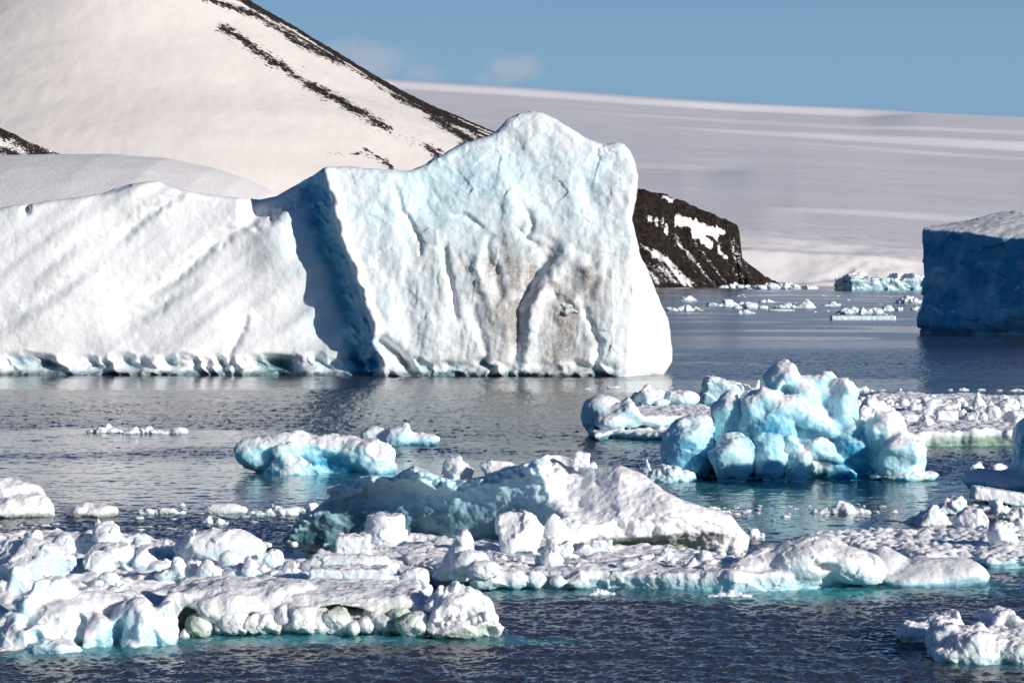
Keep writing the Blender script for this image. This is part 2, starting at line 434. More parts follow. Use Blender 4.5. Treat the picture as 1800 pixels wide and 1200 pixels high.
def build_snow_dome():
    # low rounded snow ridge in front of the hill, with a bare rocky shoulder behind its left end
    us = np.linspace(-620, -60, 300); vs = np.linspace(1750, 2700, 200)
    X, Y = np.meshgrid(us, vs, indexing='ij')
    px = 900+X/2150*F
    crest = prof(px, [(-400, 268), (0, 272), (90, 270), (200, 271), (300, 279), (380, 297), (430, 314), (480, 338), (540, 380), (620, 440), (700, 490)])
    zc = H-(crest-HOR)/F*2150
    t = (Y-2150)/400.
    Z = zc-np.where(t < 0, 60*t*t*1.1+15*np.abs(t), 40*t*t)+1.0*fbm(X/50, Y/50, X*0, 3, seed=3)
    Z = np.where(px > 640, np.minimum(Z, 2), Z)
    V = np.stack([X, Y, np.maximum(Z, -6)], -1).reshape(-1, 3)
    o = link('snow_ridge', new_mesh('snow_ridge', V, grid_mesh(us, vs), snow_material('ridge_snow', 9.0), np.zeros((len(V), 2))))
    tag(o, kind='structure')
    us = np.linspace(-760, -330, 260); vs = np.linspace(2560, 3000, 160)
    X, Y = np.meshgrid(us, vs, indexing='ij')
    px = 900+X/2750*F
    crest = prof(px, [(-500, 150), (-150, 190), (0, 224), (30, 234), (60, 252), (90, 266), (130, 276), (200, 300), (300, 340)])
    zc = H-(crest-HOR)/F*2750
    Z = zc-.55*np.abs(Y-2750)+5*fbm(X/25, Y/25, X*0, 3, seed=7)
    V = np.stack([X, Y, Z], -1).reshape(-1, 3)
    rock = .52+.5*fbm(X/16+Y/40, Y/16, X*0, 3, seed=4).ravel()+.12*sstep(150, 200, px.ravel()*0+180)
    o = link('rocky_shoulder', new_mesh('rocky_shoulder', V, grid_mesh(us, vs), snow_material('shoulder_rock', 6.0), np.stack([rock, rock*0], 1)))
    tag(o, kind='structure')

def build_plateau():
    # broad ice cap rising from the far shore; long swells turn to and from the sun
    ys = np.concatenate([np.linspace(3350, 3620, 60), np.linspace(3628, 5200, 130), np.linspace(5215, 8000, 110), np.linspace(8020, 11100, 170), np.linspace(11150, 13000, 20)])
    ts = np.linspace(-.30, .34, 420)
    Y = np.repeat(ys[:, None], len(ts), 1); X = Y*ts[None, :]
    px = 900+ts[None, :]*F+Y*0
    def zrow(row, y): return H-(row-HOR)/F*y
    # rows of the photograph met at a few distances, as heights
    top = prof(px, [(-600, 60), (300, 95), (690, 142), (900, 155), (1100, 170), (1300, 183), (1500, 192), (1600, 197), (1800, 206), (2400, 235)])
    shore = 503.
    tongue = prof(px, [(-600, 420), (1200, 412), (1290, 416), (1400, 420), (1500, 428), (1620, 440), (1800, 456), (2400, 470)])
    k = [3350, 3385, 3450, 3560, 4300, 5200, 7000, 9000, 11000, 13000]
    g = [0.0, .03, .70, 1.0]                           # shore to the top of the near snow tongue
    g2 = [.0, .0, .0, .0, .16, .36, .62, .82, 1.0, 1.0]  # from there to the skyline
    f1 = np.interp(Y, k, g+[1.0]*6); f2 = np.interp(Y, k, g2)
    row = shore+(tongue-shore)*f1+(top-tongue)*f2
    def riser(yk, dy, amp, p0, p1, p2, p3, wav=0.0, sd=1):
        """a steeper step of the ice that faces the sun, amp photo rows high"""
        nonlocal row
        a = amp*sstep(p0, p1, px)*(1-sstep(p2, p3, px))*(.85+.35*fbm(px/500., Y*0+sd, Y*0, 2, seed=sd))
        y0 = yk+wav*(px-1200)+dy*1.0*fbm(px/420., Y*0, Y*0, 2, seed=sd+1)
        row = row-a*(sstep(y0, y0+dy, Y)-sstep(y0-2400, y0+900, Y))
    riser(10750, 110, 13, 500, 720, 1500, 1620)
    riser(8900, 140, 17, 1050, 1500, 2300, 2500, .2, 4)
    riser(9700, 120, 8, 900, 1200, 1900, 2200, .1, 6)
    riser(8200, 110, 9, 1250, 1600, 2300, 2500, .1, 9)
    riser(6300, 160, 7, 1050, 1130, 1230, 1330, 0, 3)
    riser(4600, 90, 9, 1330, 1420, 1640, 1900, .25, 5)
    Z = zrow(row, Y)
    Z = np.where(Y > 11000, Z-(Y-11000)*.03, Z)
    sw = np.clip((Y-3900)/1500, 0, 1)
    Z += sw*(9*fbm(X/2600+Y/5200, Y/900, X*0, 2, seed=6)+3.0*fbm(X/500, Y/200, X*0, 2, seed=7)+.8*fbm(X/120, Y/60, X*0, 2, seed=8))*(1-.7*sstep(9500, 11000, Y))
    near = 1-np.clip((Y-3600)/900, 0, 1)
    Z += near*(5*fbm(X/120, Y/90, X*0, 3, seed=12)+1.6*fbm(X/26, Y/22, X*0, 3, seed=13))*sstep(3350, 3450, Y)
    cliff = sstep(1360, 1470, px)*(1-sstep(1560, 1640, px))
    Z += cliff*(6+4*fbm(X/14, Y/14, X*0, 2, seed=14))*sstep(3352, 3362, Y)*(1-sstep(3380, 3500, Y))
    V = np.stack([X, Y, Z], -1).reshape(-1, 3)
    nr, nc = X.shape; i = np.arange((nr-1)*nc).reshape(nr-1, nc)[:, :-1].ravel()
    Q = np.stack([i, i+1, i+nc+1, i+nc], 1)
    o = link('ice_cap', new_mesh('ice_cap', V, Q, snow_material('ice_cap_snow', 30.0, snow=(0.76, 0.755, 0.79), bump=.04), np.stack([np.zeros(len(V)), (1-sstep(3500, 3640, Y)).ravel()], 1)))  # cloud-shade lavender and a brighter sunlit tongue put into the snow colour
    tag(o, kind='structure')

def build_headland():
    us = np.linspace(-70, 330, 640); vs = np.linspace(2900, 3500, 260)
    X, Y = np.meshgrid(us, vs, indexing='ij')
    d0 = 3150.
    px = 900+X/d0*F
    crest = prof(px, [(770, 330), (840, 268), (1000, 292), (1120, 331), (1160, 340), (1210, 357), (1250, 374), (1292, 393), (1297, 400), (1303, 452), (1318, 465), (1338, 480), (1362, 495), (1388, 506), (1500, 520)])
    zc = H-(crest-HOR)/F*d0
    base = prof(px, [(1000, 505), (1352, 505), (1500, 505)])
    t = (Y-d0)                      # crest at t = 0, scree slope down to the shore in front
    cliff = prof(px, [(1000, 30), (1180, 30), (1290, 24), (1310, 2), (1400, 0)])
    front = np.clip(-t, 0, None)
    zf = zc-cliff*sstep(20, 34, front)-front*.52*np.where(front < 20, .35, 1)
    zb = zc-np.clip(t, 0, None)*.6
    Z = np.where(t < 0, zf, zb)
    n = fbm(X/9, Y/14, X*0, 4, seed=5); Z = Z+3.5*n
    Z = Z+sstep(25, 45, Z)*1.6*np.sin(Z*2*np.pi/11+2.2*fbm(X/30, Y/30, X*0, 2, seed=18))*sstep(0, 8, front)
    gul = fbm((X-front*.5)/7., (Y+X)/90., X*0, 3, seed=8)
    Z += 1.2*gul*sstep(30, 50, front)
    V = np.stack([X, Y, Z], -1).reshape(-1, 3)
    ppx, ppy = px_of(V)
    rock = .76+.5*gul.ravel()*sstep(385, 440, ppy)+.1*n.ravel()
    rock = np.where(ppy < 385, .9, rock)
    def snowpatch(pts, soft, a=1.0):
        nonlocal rock
        d = poly_sdf(ppx, ppy, pts)+3*fbm(ppx/9, ppy/6, ppx*0, 2, seed=3)
        rock = rock-a*(1-sstep(-soft, soft, d))
    snowpatch([(1170, 371), (1200, 378), (1235, 393), (1275, 407), (1270, 412), (1236, 408), (1246, 422), (1278, 453), (1262, 446), (1230, 420), (1212, 402), (1190, 389)], 1.5)
    snowpatch([(1130, 378), (1165, 400), (1180, 412), (1160, 402)], 2.5, .8)
    snowpatch([(1125, 428), (1160, 445), (1190, 470), (1150, 455)], 4, .45)
    snowpatch([(1130, 455), (1180, 470), (1230, 500), (1150, 500)], 6, .35)
    snowpatch([(1130, 375), (1150, 378), (1170, 390), (1150, 388)], 2, .8)
    snowpatch([(1150, 340), (1190, 350), (1180, 356)], 2, .6)
    o = link('rocky_headland', new_mesh('rocky_headland', V, grid_mesh(us, vs), snow_material('headland_rock', 7.0, bump=.25), np.stack([rock, rock*0], 1)))
    tag(o, kind='structure')
# ------------------------------------------------------------------ ice builders
def prim(kind, x, y, z, r, tilt, seed, k):
    rx, ry, rz = r
    if tilt:
        c, s_ = cos(R(tilt)), sin(R(tilt)); x, z = x*c+z*s_, -x*s_+z*c
    m = min(r)
    if kind == 'e':                                   # rounded lobe
        q = np.sqrt((x/rx)**2+(y/ry)**2+(z/rz)**2); return (q-1)*m
    if kind == 'b':                                   # squared block
        rad = .22*m
        qx, qy, qz = np.abs(x)-rx+rad, np.abs(y)-ry+rad, np.abs(z)-rz+rad
        return np.sqrt(np.clip(qx, 0, None)**2+np.clip(qy, 0, None)**2+np.clip(qz, 0, None)**2)+np.minimum(np.maximum(np.maximum(qx, qy), qz), 0)-rad
    if kind == 's':                                   # stump
        q = np.sqrt((x/rx)**2+(y/ry)**2)*(1+.10*z/rz)
        return smax((q-1)*min(rx, ry), np.abs(z)-rz, .2*m)
    if kind == 'p':                                   # peak
        rr = random.Random(seed); D = -z-rz; ph = rr.uniform(0, 6.28); n = rr.choice((4, 5))
        ox = rr.uniform(-.25, .25)
        for i in range(n):
            a = ph+6.283*i/n+rr.uniform(-.3, .3); nx, ny = cos(a), sin(a)
            px, pz = (x/rx-ox*(z/rz+1)*.5), (z/rz-1)
            D = smax(D, ((px*nx+y/ry*ny)*.89+pz*.45)*m, .14*m)
        return D
    if kind == 'c':                                   # broken chunk: convex, faceted, edges melted
        rr = random.Random(seed); D = None
        for i in range(11):
            v = np.array([rr.gauss(0, 1), rr.gauss(0, 1), rr.gauss(0, 1)]); v /= np.linalg.norm(v)
            e = (x/rx*v[0]+y/ry*v[1]+z/rz*v[2]-rr.uniform(.66, .95))*m
            D = e if D is None else smax(D, e, k)
        return smax(D, (np.sqrt((x/rx)**2+(y/ry)**2+(z/rz)**2)-1.08)*m, k)

def blob_field(blobs, step, kk, warp=0.0, wscale=1.0, seed=0, ystep=1.35, floor_z=-.5, melt=.12):
    B = np.array([[b[1], b[2], b[3]] for b in blobs]); Rr = np.array([b[4] for b in blobs])
    ext = np.array([max(r[0], r[2])*(1 if not b[5] else 1.15) for r, b in zip(Rr, blobs)])
    lo = np.array([(B[:, 0]-ext).min(), (B[:, 1]-Rr[:, 1]).min(), max((B[:, 2]-ext).min(), floor_z)])-3*step-warp
    hi = np.array([(B[:, 0]+ext).max(), (B[:, 1]+Rr[:, 1]).max(), (B[:, 2]+ext).max()])+3*step+warp
    h = np.array([step, step*ystep, step])
    n = np.ceil((hi-lo)/h).astype(int)+1
    ax = [(lo[i]+h[i]*np.arange(n[i])).astype(np.float32) for i in range(3)]
    X, Y, Z = np.meshgrid(*ax, indexing='ij')
    if warp:
        X0, Y0, Z0 = X, Y, Z
        X = X0+warp*vnoise(X0/wscale+seed, Y0/wscale, Z0/wscale); Y = Y0+warp*vnoise(X0/wscale+9.3, Y0/wscale+seed, Z0/wscale); Z = Z0+warp*.8*vnoise(X0/wscale, Y0/wscale+5.7, Z0/wscale+seed)
    D = np.full(X.shape, 9.0, np.float32)
    for b in blobs:
        kind, bx, by, bz, r, tilt, sd, sign = b
        e = max(r[0], r[2])*1.2+kk*2+warp+2*step; ey = r[1]*1.15+kk*2+warp+2*step
        sl = tuple(slice(max(0, int((c-q-lo[i])/h[i])), max(0, int((c+q-lo[i])/h[i])+2)) for i, (c, q) in enumerate(((bx, e), (by, ey), (bz, e))))
        if D[sl].size == 0: continue
        P = prim(kind, X[sl]-bx, Y[sl]-by, Z[sl]-bz, r, tilt, sd, melt*min(r))
        D[sl] = smin(D[sl], P, kk) if sign > 0 else smax(D[sl], -P, kk*.6)
    D[:, :, 0] = np.maximum(D[:, :, 0], .01); D[0] = np.maximum(D[0], .01); D[-1] = np.maximum(D[-1], .01)
    D[:, 0] = np.maximum(D[:, 0], .01); D[:, -1] = np.maximum(D[:, -1], .01); D[:, :, -1] = np.maximum(D[:, :, -1], .01)
    return D, lo, h

def roughen(V, Q, spec, seed=0):
    """push the surface along its normals; spec = (kind, size m, amplitude m)"""
    for i, (kind, sz, am) in enumerate(spec):
        N = normals(V, Q); x, y, z = V[:, 0]/sz, V[:, 1]/sz, V[:, 2]/sz; sd = seed+i*2.3
        if kind == 'f': d = fbm(x, y, z, 3, seed=sd)
        elif kind == 'r': d = ridged(x, y, z, 2, seed=sd)
        elif kind == 'w': d = .55-worley(x, y, z, seed=sd)          # lumps
        elif kind == 'u': d = (.55-worley(x, y, z, seed=sd))*np.clip(N[:, 2]+.25, 0, 1)
        elif kind == 'k': d = facets(x, y, z, seed=sd)
        elif kind == 'h': d = worley(x, y, z, seed=sd)-.55          # melt hollows
        V = V+N*(am*d)[:, None]
    return V

def ice_masks(V, Q, top=.05, side=.35, wet=.35, wet_h=.5, green=0.0, gh=.5, z0=0.0, seed=0, dirt=0.0, sc=1.0):
    N = normals(V, Q)
    n = fbm(V[:, 0]/(1.3*sc), V[:, 1]/(1.3*sc), V[:, 2]/(1.3*sc), 2, seed=seed+3)
    up = sstep(.05, .7, N[:, 2]+.35*n)
    z = V[:, 2]-z0
    w = 1-sstep(0, wet_h, z+.25*wet_h*n)
    ice = top*up+side*(1-up)+wet*w*(1-.6*up)
    low = 1-sstep(0, gh, z+.3*gh*n)
    g = green*np.clip(low*(1-up)+.6*sstep(.05, .5, -N[:, 2])*low, 0, 1)
    dt = dirt*(1-sstep(0, wet_h*1.6, z))*(1-up)
    return np.stack([np.clip(ice, 0, 1), np.clip(g, 0, 1), np.clip(dt, 0, 1)], 1)

def pxblob(d, t):
    """(kind, px, row, rx px, ry px, dy m, rd m, tilt, seed, sign) about distance d -> world blob"""
    kind, px, py, rx, ry = t[:5]
    dy = t[5] if len(t) > 5 else 0; Y = d+dy; s = Y/F
    rd = t[6] if len(t) > 6 and t[6] else .9*min(max(rx, ry)*s, 1.4*min(rx, ry)*s)
    tilt = t[7] if len(t) > 7 else 0; sd = t[8] if len(t) > 8 else 1; sg = t[9] if len(t) > 9 else 1
    return (kind, (px-900)*s, Y, H-(py-HOR)*s, (rx*s, rd, ry*s), -tilt, sd, sg)

def finish(name, V, Q, mat, masks, origin, parent=None):
    return link(name, new_mesh(name, V-np.array(origin, np.float32), Q, mat, masks), parent, origin if parent is None else tuple(np.array(origin)-np.array(parent.location)))

def sculpt(name, label, cat, d, blobs, mat=None, px=1.7, k=6, warp=0, wscale=60, rough=(), group=None, parent=None, seed=0, edit=None, floor_z=-.5, melt=.12, **mk):
    """one mass of ice melted together from lobes traced in photo pixels; k, warp, wscale and rough sizes in pixels at distance d"""
    s = d/F
    wb = [pxblob(d, b) for b in blobs]
    D, lo, h = blob_field(wb, px*s, k*s, warp*s, wscale*s, seed, floor_z=floor_z, melt=melt)
    V, Q = surface_nets(D, lo, h)
    V = roughen(V, Q, [(q, sz*s, am*s) for q, sz, am in rough], seed)
    M = ice_masks(V, Q, seed=seed, sc=d/150., **mk)
    if edit is not None: M = edit(V, M, Q)
    o = finish(name, V, Q, mat or ICE_NEAR, M, (float(V[:, 0].mean()), d, 0.0), parent)
    if parent is None: tag(o, label, cat, group)
    return o

ROUGH = (('f', 30, 5), ('w', 14, 2.2), ('f', 6, 1.2))
def chunk(name, label, x0, x1, yt, base, z0=0.0, kind='c', seed=1, cat='ice block', group=None, depth=.8, tilt=0, mat=None, n=1, rough=None, px=None, **mk):
    """a loose piece standing at height z0, spanning x0..x1 and top..base in the photo"""
    d = dist(base, z0); s = d/F
    w, hh = (x1-x0), (base-yt); rd = max(depth*min(w, 1.6*hh)*s*.5, .25*w*s*.5)
    cx = (x0+x1)/2
    emb = .10 if z0 > 0.05 else .28
    ry = hh*(1+emb)/2; cy = yt+ry
    if kind == 'l':                                   # a lump grown from several lobes
        rr = random.Random(seed); bl = []
        m = max(3, int(2+w/max(hh, 1)*1.6))
        for i in range(m):
            f = (i+.5)/m; f2 = rr.uniform(.62, 1.0) if i != m//2 else 1.0
            env = 1-.45*abs(2*f-1)**2
            q = ry*f2*env
            bl.append((rr.choice(('c', 'c', 'c', 'p')), x0+w*f+rr.uniform(-.06, .06)*w, base+hh*emb-q, w/m*rr.uniform(.75, 1.05)+4, q, rd*rr.uniform(.3, 1.2), rd*rr.uniform(.7, 1.0), rr.uniform(-20, 20), rr.randint(1, 999)))
    else:
        bl = [(kind, cx, cy, w/2*(1.06 if kind == 'c' else 1), ry*(1.06 if kind == 'c' else 1), rd, rd, tilt, seed)]
    m = min(w, hh)
    if rough is None and kind != 'l': rough = (('f', m*.7, m*.06), ('k', m*.5, m*.09), ('k', m*.22, m*.035), ('f', 5., .7))
    mk.setdefault('wet_h', .25*hh*s)
    o = sculpt(name, label, cat, d, bl, mat, px=px or max(1.4, max(w, hh)/80.), melt=.045, k=.08*m, rough=rough or (('f', m*.7, m*.10), ('k', m*.5, m*.12), ('w', m*.3, m*.03), ('f', 5., .8)), group=group, seed=seed*.37,
               floor_z=-.4 if z0 < .05 else z0-.6*hh*s, z0=z0, **mk)
    return o

def floe_mesh(poly, zt, step, under=.25, rough=(), seed=0, top=None, ystep=2.2, edge_k=.3, wob=.5, lumps=(), lump_k=.25, prof_in=1.0, floor=-.5, zmax=None):
    """slab of snow-covered ice; poly = photo points of its upper edge at height zt"""
    pw = [tuple(W(a, b, zt)[:2]) for a, b in poly]
    xs = [p[0] for p in pw]; ysv = [p[1] for p in pw]
    lo = np.array([min(xs)-1, min(ysv)-1, floor]); hi = np.array([max(xs)+1, max(ysv)+1, zmax or zt*1.5+.6])
    h = np.array([step, step*ystep, step]); n = np.ceil((hi-lo)/h).astype(int)+1
    ax = [(lo[i]+h[i]*np.arange(n[i])).astype(np.float32) for i in range(3)]
    X2, Y2 = np.meshgrid(ax[0], ax[1], indexing='ij')
    P = poly_sdf(X2+wob*fbm(X2/1.6, Y2/1.6, X2*0, 3, seed=seed), Y2+wob*fbm(X2/1.6, Y2/1.6, X2*0+5, 3, seed=seed), pw)
    T = zt+.22*zt*fbm(X2/3.5, Y2/3.5, X2*0, 2, seed=seed+1)
    for q in rough: T = T+q[2]*(fbm(X2/q[1], Y2/q[1], X2*0, 2, seed=seed+2) if q[0] == 'f' else (.5-worley(X2/q[1], Y2/q[1], X2*0+.5, seed=seed)))
    if top is not None: T = top(X2, Y2, T)
    Z = ax[2][None, None, :]
    uc = under*(sstep(0, zt*.8, Z)-1.0)*-1            # undercut towards the water
    D = smax(P[:, :, None]+uc*.8+.0*Z, Z-T[:, :, None], edge_k)
    for b in lumps:
        kind, bx, by, bz, r, tilt, sd, sg = b
        e = max(r[0], r[2])*1.2+lump_k*2; ey = r[1]*1.15+lump_k*2
        sl = tuple(slice(max(0, int((c-q-lo[i])/h[i])), max(0, int((c+q-lo[i])/h[i])+2)) for i, (c, q) in enumerate(((bx, e), (by, ey), (bz, e))))
        if D[sl].size == 0: continue
        X3, Y3, Z3 = np.meshgrid(ax[0][sl[0]], ax[1][sl[1]], ax[2][sl[2]], indexing='ij')
        Pm = prim(kind, X3-bx, Y3-by, Z3-bz, r, tilt, sd, .12*min(r))
        D[sl] = smin(D[sl], Pm, lump_k) if sg > 0 else smax(D[sl], -Pm, lump_k*.5)
    D[:, :, 0] = np.maximum(D[:, :, 0], .01); D[:, :, -1] = np.maximum(D[:, :, -1], .01)
    D[0] = np.maximum(D[0], .01); D[-1] = np.maximum(D[-1], .01); D[:, 0] = np.maximum(D[:, 0], .01); D[:, -1] = np.maximum(D[:, -1], .01)
    return surface_nets(D.astype(np.float32), lo, h)

def floe(name, label, poly, zt, cat='ice floe', mat=None, px=2.0, group=None, noise=(('f', 1.2, .10), ('w', .5, .05)), seed=0, rough=(), edit=None, shoal=.6, **kw):
    mk = {q: kw.pop(q) for q in ('top_ice', 'side', 'wet', 'wet_h', 'green', 'gh', 'dirt') if q in kw}
    if 'top_ice' in mk: mk['top'] = mk.pop('top_ice')
    c = np.mean([W(a, b, zt) for a, b in poly], 0); d = c[1]
    V, Q = floe_mesh(poly, zt, px*d/F, rough=rough, seed=seed, **kw)
    V = roughen(V, Q, noise, seed)
    M = ice_masks(V, Q, seed=seed, sc=d/150., **mk)
    if edit is not None: M = edit(V, M, Q)
    o = finish(name, V, Q, mat or ICE_NEAR, M, (c[0], c[1], 0))
    return tag(o, label, cat, group)
# ------------------------------------------------------------------ the two great icebergs
def relief_field(u0, u1, v0, v1, step, ys, Ffun, outline, thick, rnd, s, bk=.3):
    """field of a wall of ice: front depth F(u, v) in metres, outline polygon in photo pixels, given thickness"""
    us = np.arange(u0, u1, step, dtype=np.float32); vs = np.arange(v0, v1, step, dtype=np.float32)
    U, Vv = np.meshgrid(us, vs, indexing='ij')
    P = poly_sdf(U, Vv, outline)*s
    Fr = Ffun(U, Vv)
    D = smax((Fr[:, :, None]-ys[None, None, :])*.75, ys[None, None, :]-(Fr[:, :, None]*bk+thick), rnd*.5)
    D = smax(D, np.repeat(P[:, :, None], len(ys), 2), rnd)
    return D.astype(np.float32), (us[0], vs[0], ys[0]), (step, step, ys[1]-ys[0])

def build_main_iceberg():
    d0 = 414.; s = d0/F
    outline = [(-260, 420), (-60, 372), (0, 357), (25, 357), (60, 350), (90, 346), (130, 341), (160, 336), (185, 326), (210, 319), (240, 315), (262, 314), (280, 322), (300, 329), (350, 338), (400, 343), (418, 344),
               (440, 346), (470, 340), (500, 322), (520, 311), (545, 303), (566, 291), (600, 290), (650, 293), (690, 297), (715, 297), (745, 286), (770, 270), (800, 253), (825, 244), (858, 234), (875, 222), (890, 205), (910, 195), (935, 189), (955, 193),
               (975, 203), (1000, 217), (1030, 235), (1055, 247), (1070, 250), (1085, 246), (1100, 249), (1112, 262), (1120, 282), (1125, 310), (1124, 335), (1118, 362), (1112, 385), (1118, 408),
               (1128, 450), (1148, 488), (1164, 530), (1177, 560), (1184, 590), (1188, 620), (1187, 640), (1180, 652), (1170, 662), (1160, 690), (-260, 690)]
    crest = [(230, 560), (292, 566), (330, 576), (350, 580), (390, 589), (440, 606), (480, 622), (540, 642), (580, 655), (610, 661), (640, 668), (700, 675)]
    facet = [(200, 1135), (300, 1123), (385, 1111), (450, 1116), (520, 1112), (600, 1103), (660, 1100)]
    def stroke(U, V, pts, w): 
        d, t = line_dist(U+6*fbm(U/20, V/16, U*0, 3, seed=31), V+5*fbm(U/16, V/20, U*0, 2, seed=32), pts); return np.exp(-(d/w)**2)*np.sin(np.clip(t*.9+.05, 0, 1)*np.pi)**.4
    def Ff(U, V):
        z = (660-V)*s
        cu = prof(V, crest)+8*fbm(U*0+1, V/24., U*0, 3, gain=.6, seed=3)
        # tower
        tower = .10*z+.0022*z*z+.9*fbm(U/90, V/120, U*0, 3, seed=1)
        tower += .8*np.exp(-((U-820)/130)**2)*sstep(500, 300, V)
        tower += np.clip(U-cu-120, 0, None)*0
        tower += -.0*z
        fu = prof(V, facet)+2.0*fbm(V/20, V*0, V*0, 2, seed=2)
        tower += np.clip(U-fu, 0, None)*s*1.05
        # vertical flutes on the lower half
        low = sstep(400, 470, V)
        tower += low*(.17*ridged((U+(V-500)*.12+6*fbm(U/30, V/40, U*0, 2, seed=33))/24, V/190, U*0, 3, seed=4)-.085)
        tower += .22*fbm(U/22, V/22, U*0, 3, seed=6)
        for pts, w, a in ((([(972, 432), (962, 455), (940, 490), (922, 518), (911, 545), (914, 585), (905, 640)]), 13, 1.9),
                          ([(1000, 440), (985, 470), (955, 505), (935, 545), (925, 600), (922, 645)], 15, -1.1),
                          ([(780, 432), (785, 470), (797, 515), (800, 560)], 5, .9),
                          ([(797, 375), (822, 380), (843, 398)], 5, .9),
                          ([(862, 415), (852, 440), (868, 470), (880, 520)], 9, .9),
                          ([(845, 430), (838, 470), (850, 500), (872, 560)], 12, -.9),
                          ([(694, 330), (708, 372), (722, 398), (738, 425), (735, 450)], 5, .8),
                          ([(760, 300), (745, 350), (730, 420)], 30, .5),
                          ([(922, 365), (935, 395), (925, 420)], 6, .8),
                          ([(1024, 310), (1040, 350), (1052, 380)], 14, .55),
                          ([(1000, 430), (1035, 450), (1050, 480), (1035, 520)], 8, .55),
                          ([(1030, 545), (1042, 580), (1052, 600), (1048, 640)], 6, 1.1),
                          ([(975, 525), (1000, 540), (1010, 560)], 9, .7),
                          ([(1020, 470), (1045, 478), (1028, 486)], 10, -.9),
                          ([(975, 535), (1005, 535), (1000, 548)], 14, -1.0),
                          ([(880, 300), (900, 370), (890, 420)], 16, -.5),
                          ([(905, 400), (935, 425), (950, 430)], 5, .7),
                          ([(690, 470), (720, 560), (735, 640)], 20, .5),
                          ([(830, 540), (850, 600), (855, 650)], 8, .6)):
            tower += .85*a*stroke(U, V, pts, w)
        # hollow at the foot of the rib
        hol = np.exp(-((line_dist(U, V, [(668, 600), (700, 625), (722, 655)])[0])/9)**2); tower += 3.0*hol
        # left slab: leans back, long diagonal grooves
        q = (U-V*.9)/1.35; r = (V+U*.75)
        left = 5.7+.10*z+.0022*z*z+1.0*fbm(U/120, V/110, U*0, 2, seed=7)
        left += 1.5*fbm(r/75, q/420, U*0, 2, seed=9)+(.13)*fbm(r/20, q/120, U*0, 2, seed=10)
        left += .06*fbm(U/9, V/13, U*0, 3, seed=16)
        left += 1.1*stroke(U, V, [(302, 338), (262, 362), (222, 392), (190, 424)], 9)
        left += 1.3*stroke(U, V, [(420, 392), (365, 425), (325, 462), (285, 495), (250, 515)], 11)
        left += 1.0*stroke(U, V, [(425, 560), (412, 590), (395, 625)], 7)
        left += .7*stroke(U, V, [(330, 500), (270, 540), (200, 570)], 12)
        left += .5*stroke(U, V, [(150, 470), (80, 520), (0, 560)], 14)
        left += -.7*stroke(U, V, [(240, 330), (140, 430), (20, 540)], 22)
        tl = prof(U, [(400, 343), (418, 344), (440, 346), (470, 340), (500, 322), (545, 303), (566, 291), (700, 291)])
        left += 4.6*sstep(46, 8, V-tl-10*fbm(U/20, V/20, U*0, 2, seed=44)-.12*(560-U))*sstep(404, 436, U)
        left += 2.2*np.exp(-(((U-27)/6)**2+((V-364)/9)**2))
        left += .9*np.exp(-((line_dist(U, V, [(160, 334), (185, 330), (210, 320)])[0])/4)**2)
        left -= 1.3*np.exp(-(((U-478)/40)**2+((V-420)/50)**2))
        # rib between them: steep, scalloped shadow side
        wl = 26+10*fbm(V/22, V*0, V*0, 2, seed=12)
        k = sstep(-wl*1.9, 0, U-cu)
        scal = 2.2*fbm(U/20, (V-U*.5)/13, U*0, 3, seed=13)*k*(1-k)*4
        Fr = left*(1-k)+tower*k+scal
        Fr += -.9*np.exp(-((U-cu-6)/9)**2)
        # wave-cut notch with leaning knuckles
        lift = 9*fbm(U/46, U*0, U*0, 2, seed=14)+prof(U, [(-300, 0), (500, 0), (650, -4), (730, 10), (1000, 6), (1090, 22), (1200, 30)])
        uu = U-(V-640)*.7
        kn = ridged(uu/46+.25*fbm(U/30, V/12, U*0, 2, seed=17), V/60, U*0, 2, seed=15)
        n = sstep(618, 640, V-lift)
        Fr += n*(2.0-3.4*kn-1.1*sstep(642, 660, V)*(kn > -9)+.3*fbm(U/9, V/7, U*0, 2, seed=18))*(1-.7*sstep(1070, 1110, U))
        return Fr.astype(np.float32)
    ys = np.arange(-6, 36, .45, dtype=np.float32)
    D, o, h = relief_field(-250, 1196, 180, 692, 2.0, ys, Ff, outline, 26., 1.2, s)
    V, Q = surface_nets(D, o, h)
    U, Vr = V[:, 0].copy(), V[:, 1].copy()
    P = np.stack([(U-900)*s, V[:, 2], H-(Vr-HOR)*s], 1)
    N = normals(P, Q)
    if N[:, 1][V[:, 2] < 2].mean() > 0: Q = Q[:, ::-1]; N = -N
    P += N*(.08*(.4+.6*sstep(560, 640, U))*fbm(P[:, 0]/.9, P[:, 1]/.9, P[:, 2]/.9, 3, seed=2))[:, None]
    P0 = P.copy(); P = roughen(P, Q, (('k', 4.2, .2), ('k', 1.5, .09), ('r', 2.2, .04)), 5)
    tw = sstep(-10, 40, U-prof(Vr, crest))*(1-.7*sstep(.3, .9, 0*U)); P = P0+(P-P0)*(.25+.75*tw)[:, None]
    notch = sstep(618, 644, Vr-9*fbm(U/46, U*0, U*0, 2, seed=14)-4*fbm(U/9, Vr/9, U*0, 2, seed=5))*(1-.85*sstep(1060, 1110, U))
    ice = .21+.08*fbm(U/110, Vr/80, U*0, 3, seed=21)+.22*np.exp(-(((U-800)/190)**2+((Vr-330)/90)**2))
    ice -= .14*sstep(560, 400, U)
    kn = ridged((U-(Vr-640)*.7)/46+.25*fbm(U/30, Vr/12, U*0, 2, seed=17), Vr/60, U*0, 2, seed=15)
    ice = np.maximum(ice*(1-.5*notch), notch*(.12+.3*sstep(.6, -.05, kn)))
    wetd = np.clip(notch*(.9*sstep(.45, -.2, kn)+.9*sstep(649, 659, Vr)), 0, .95)
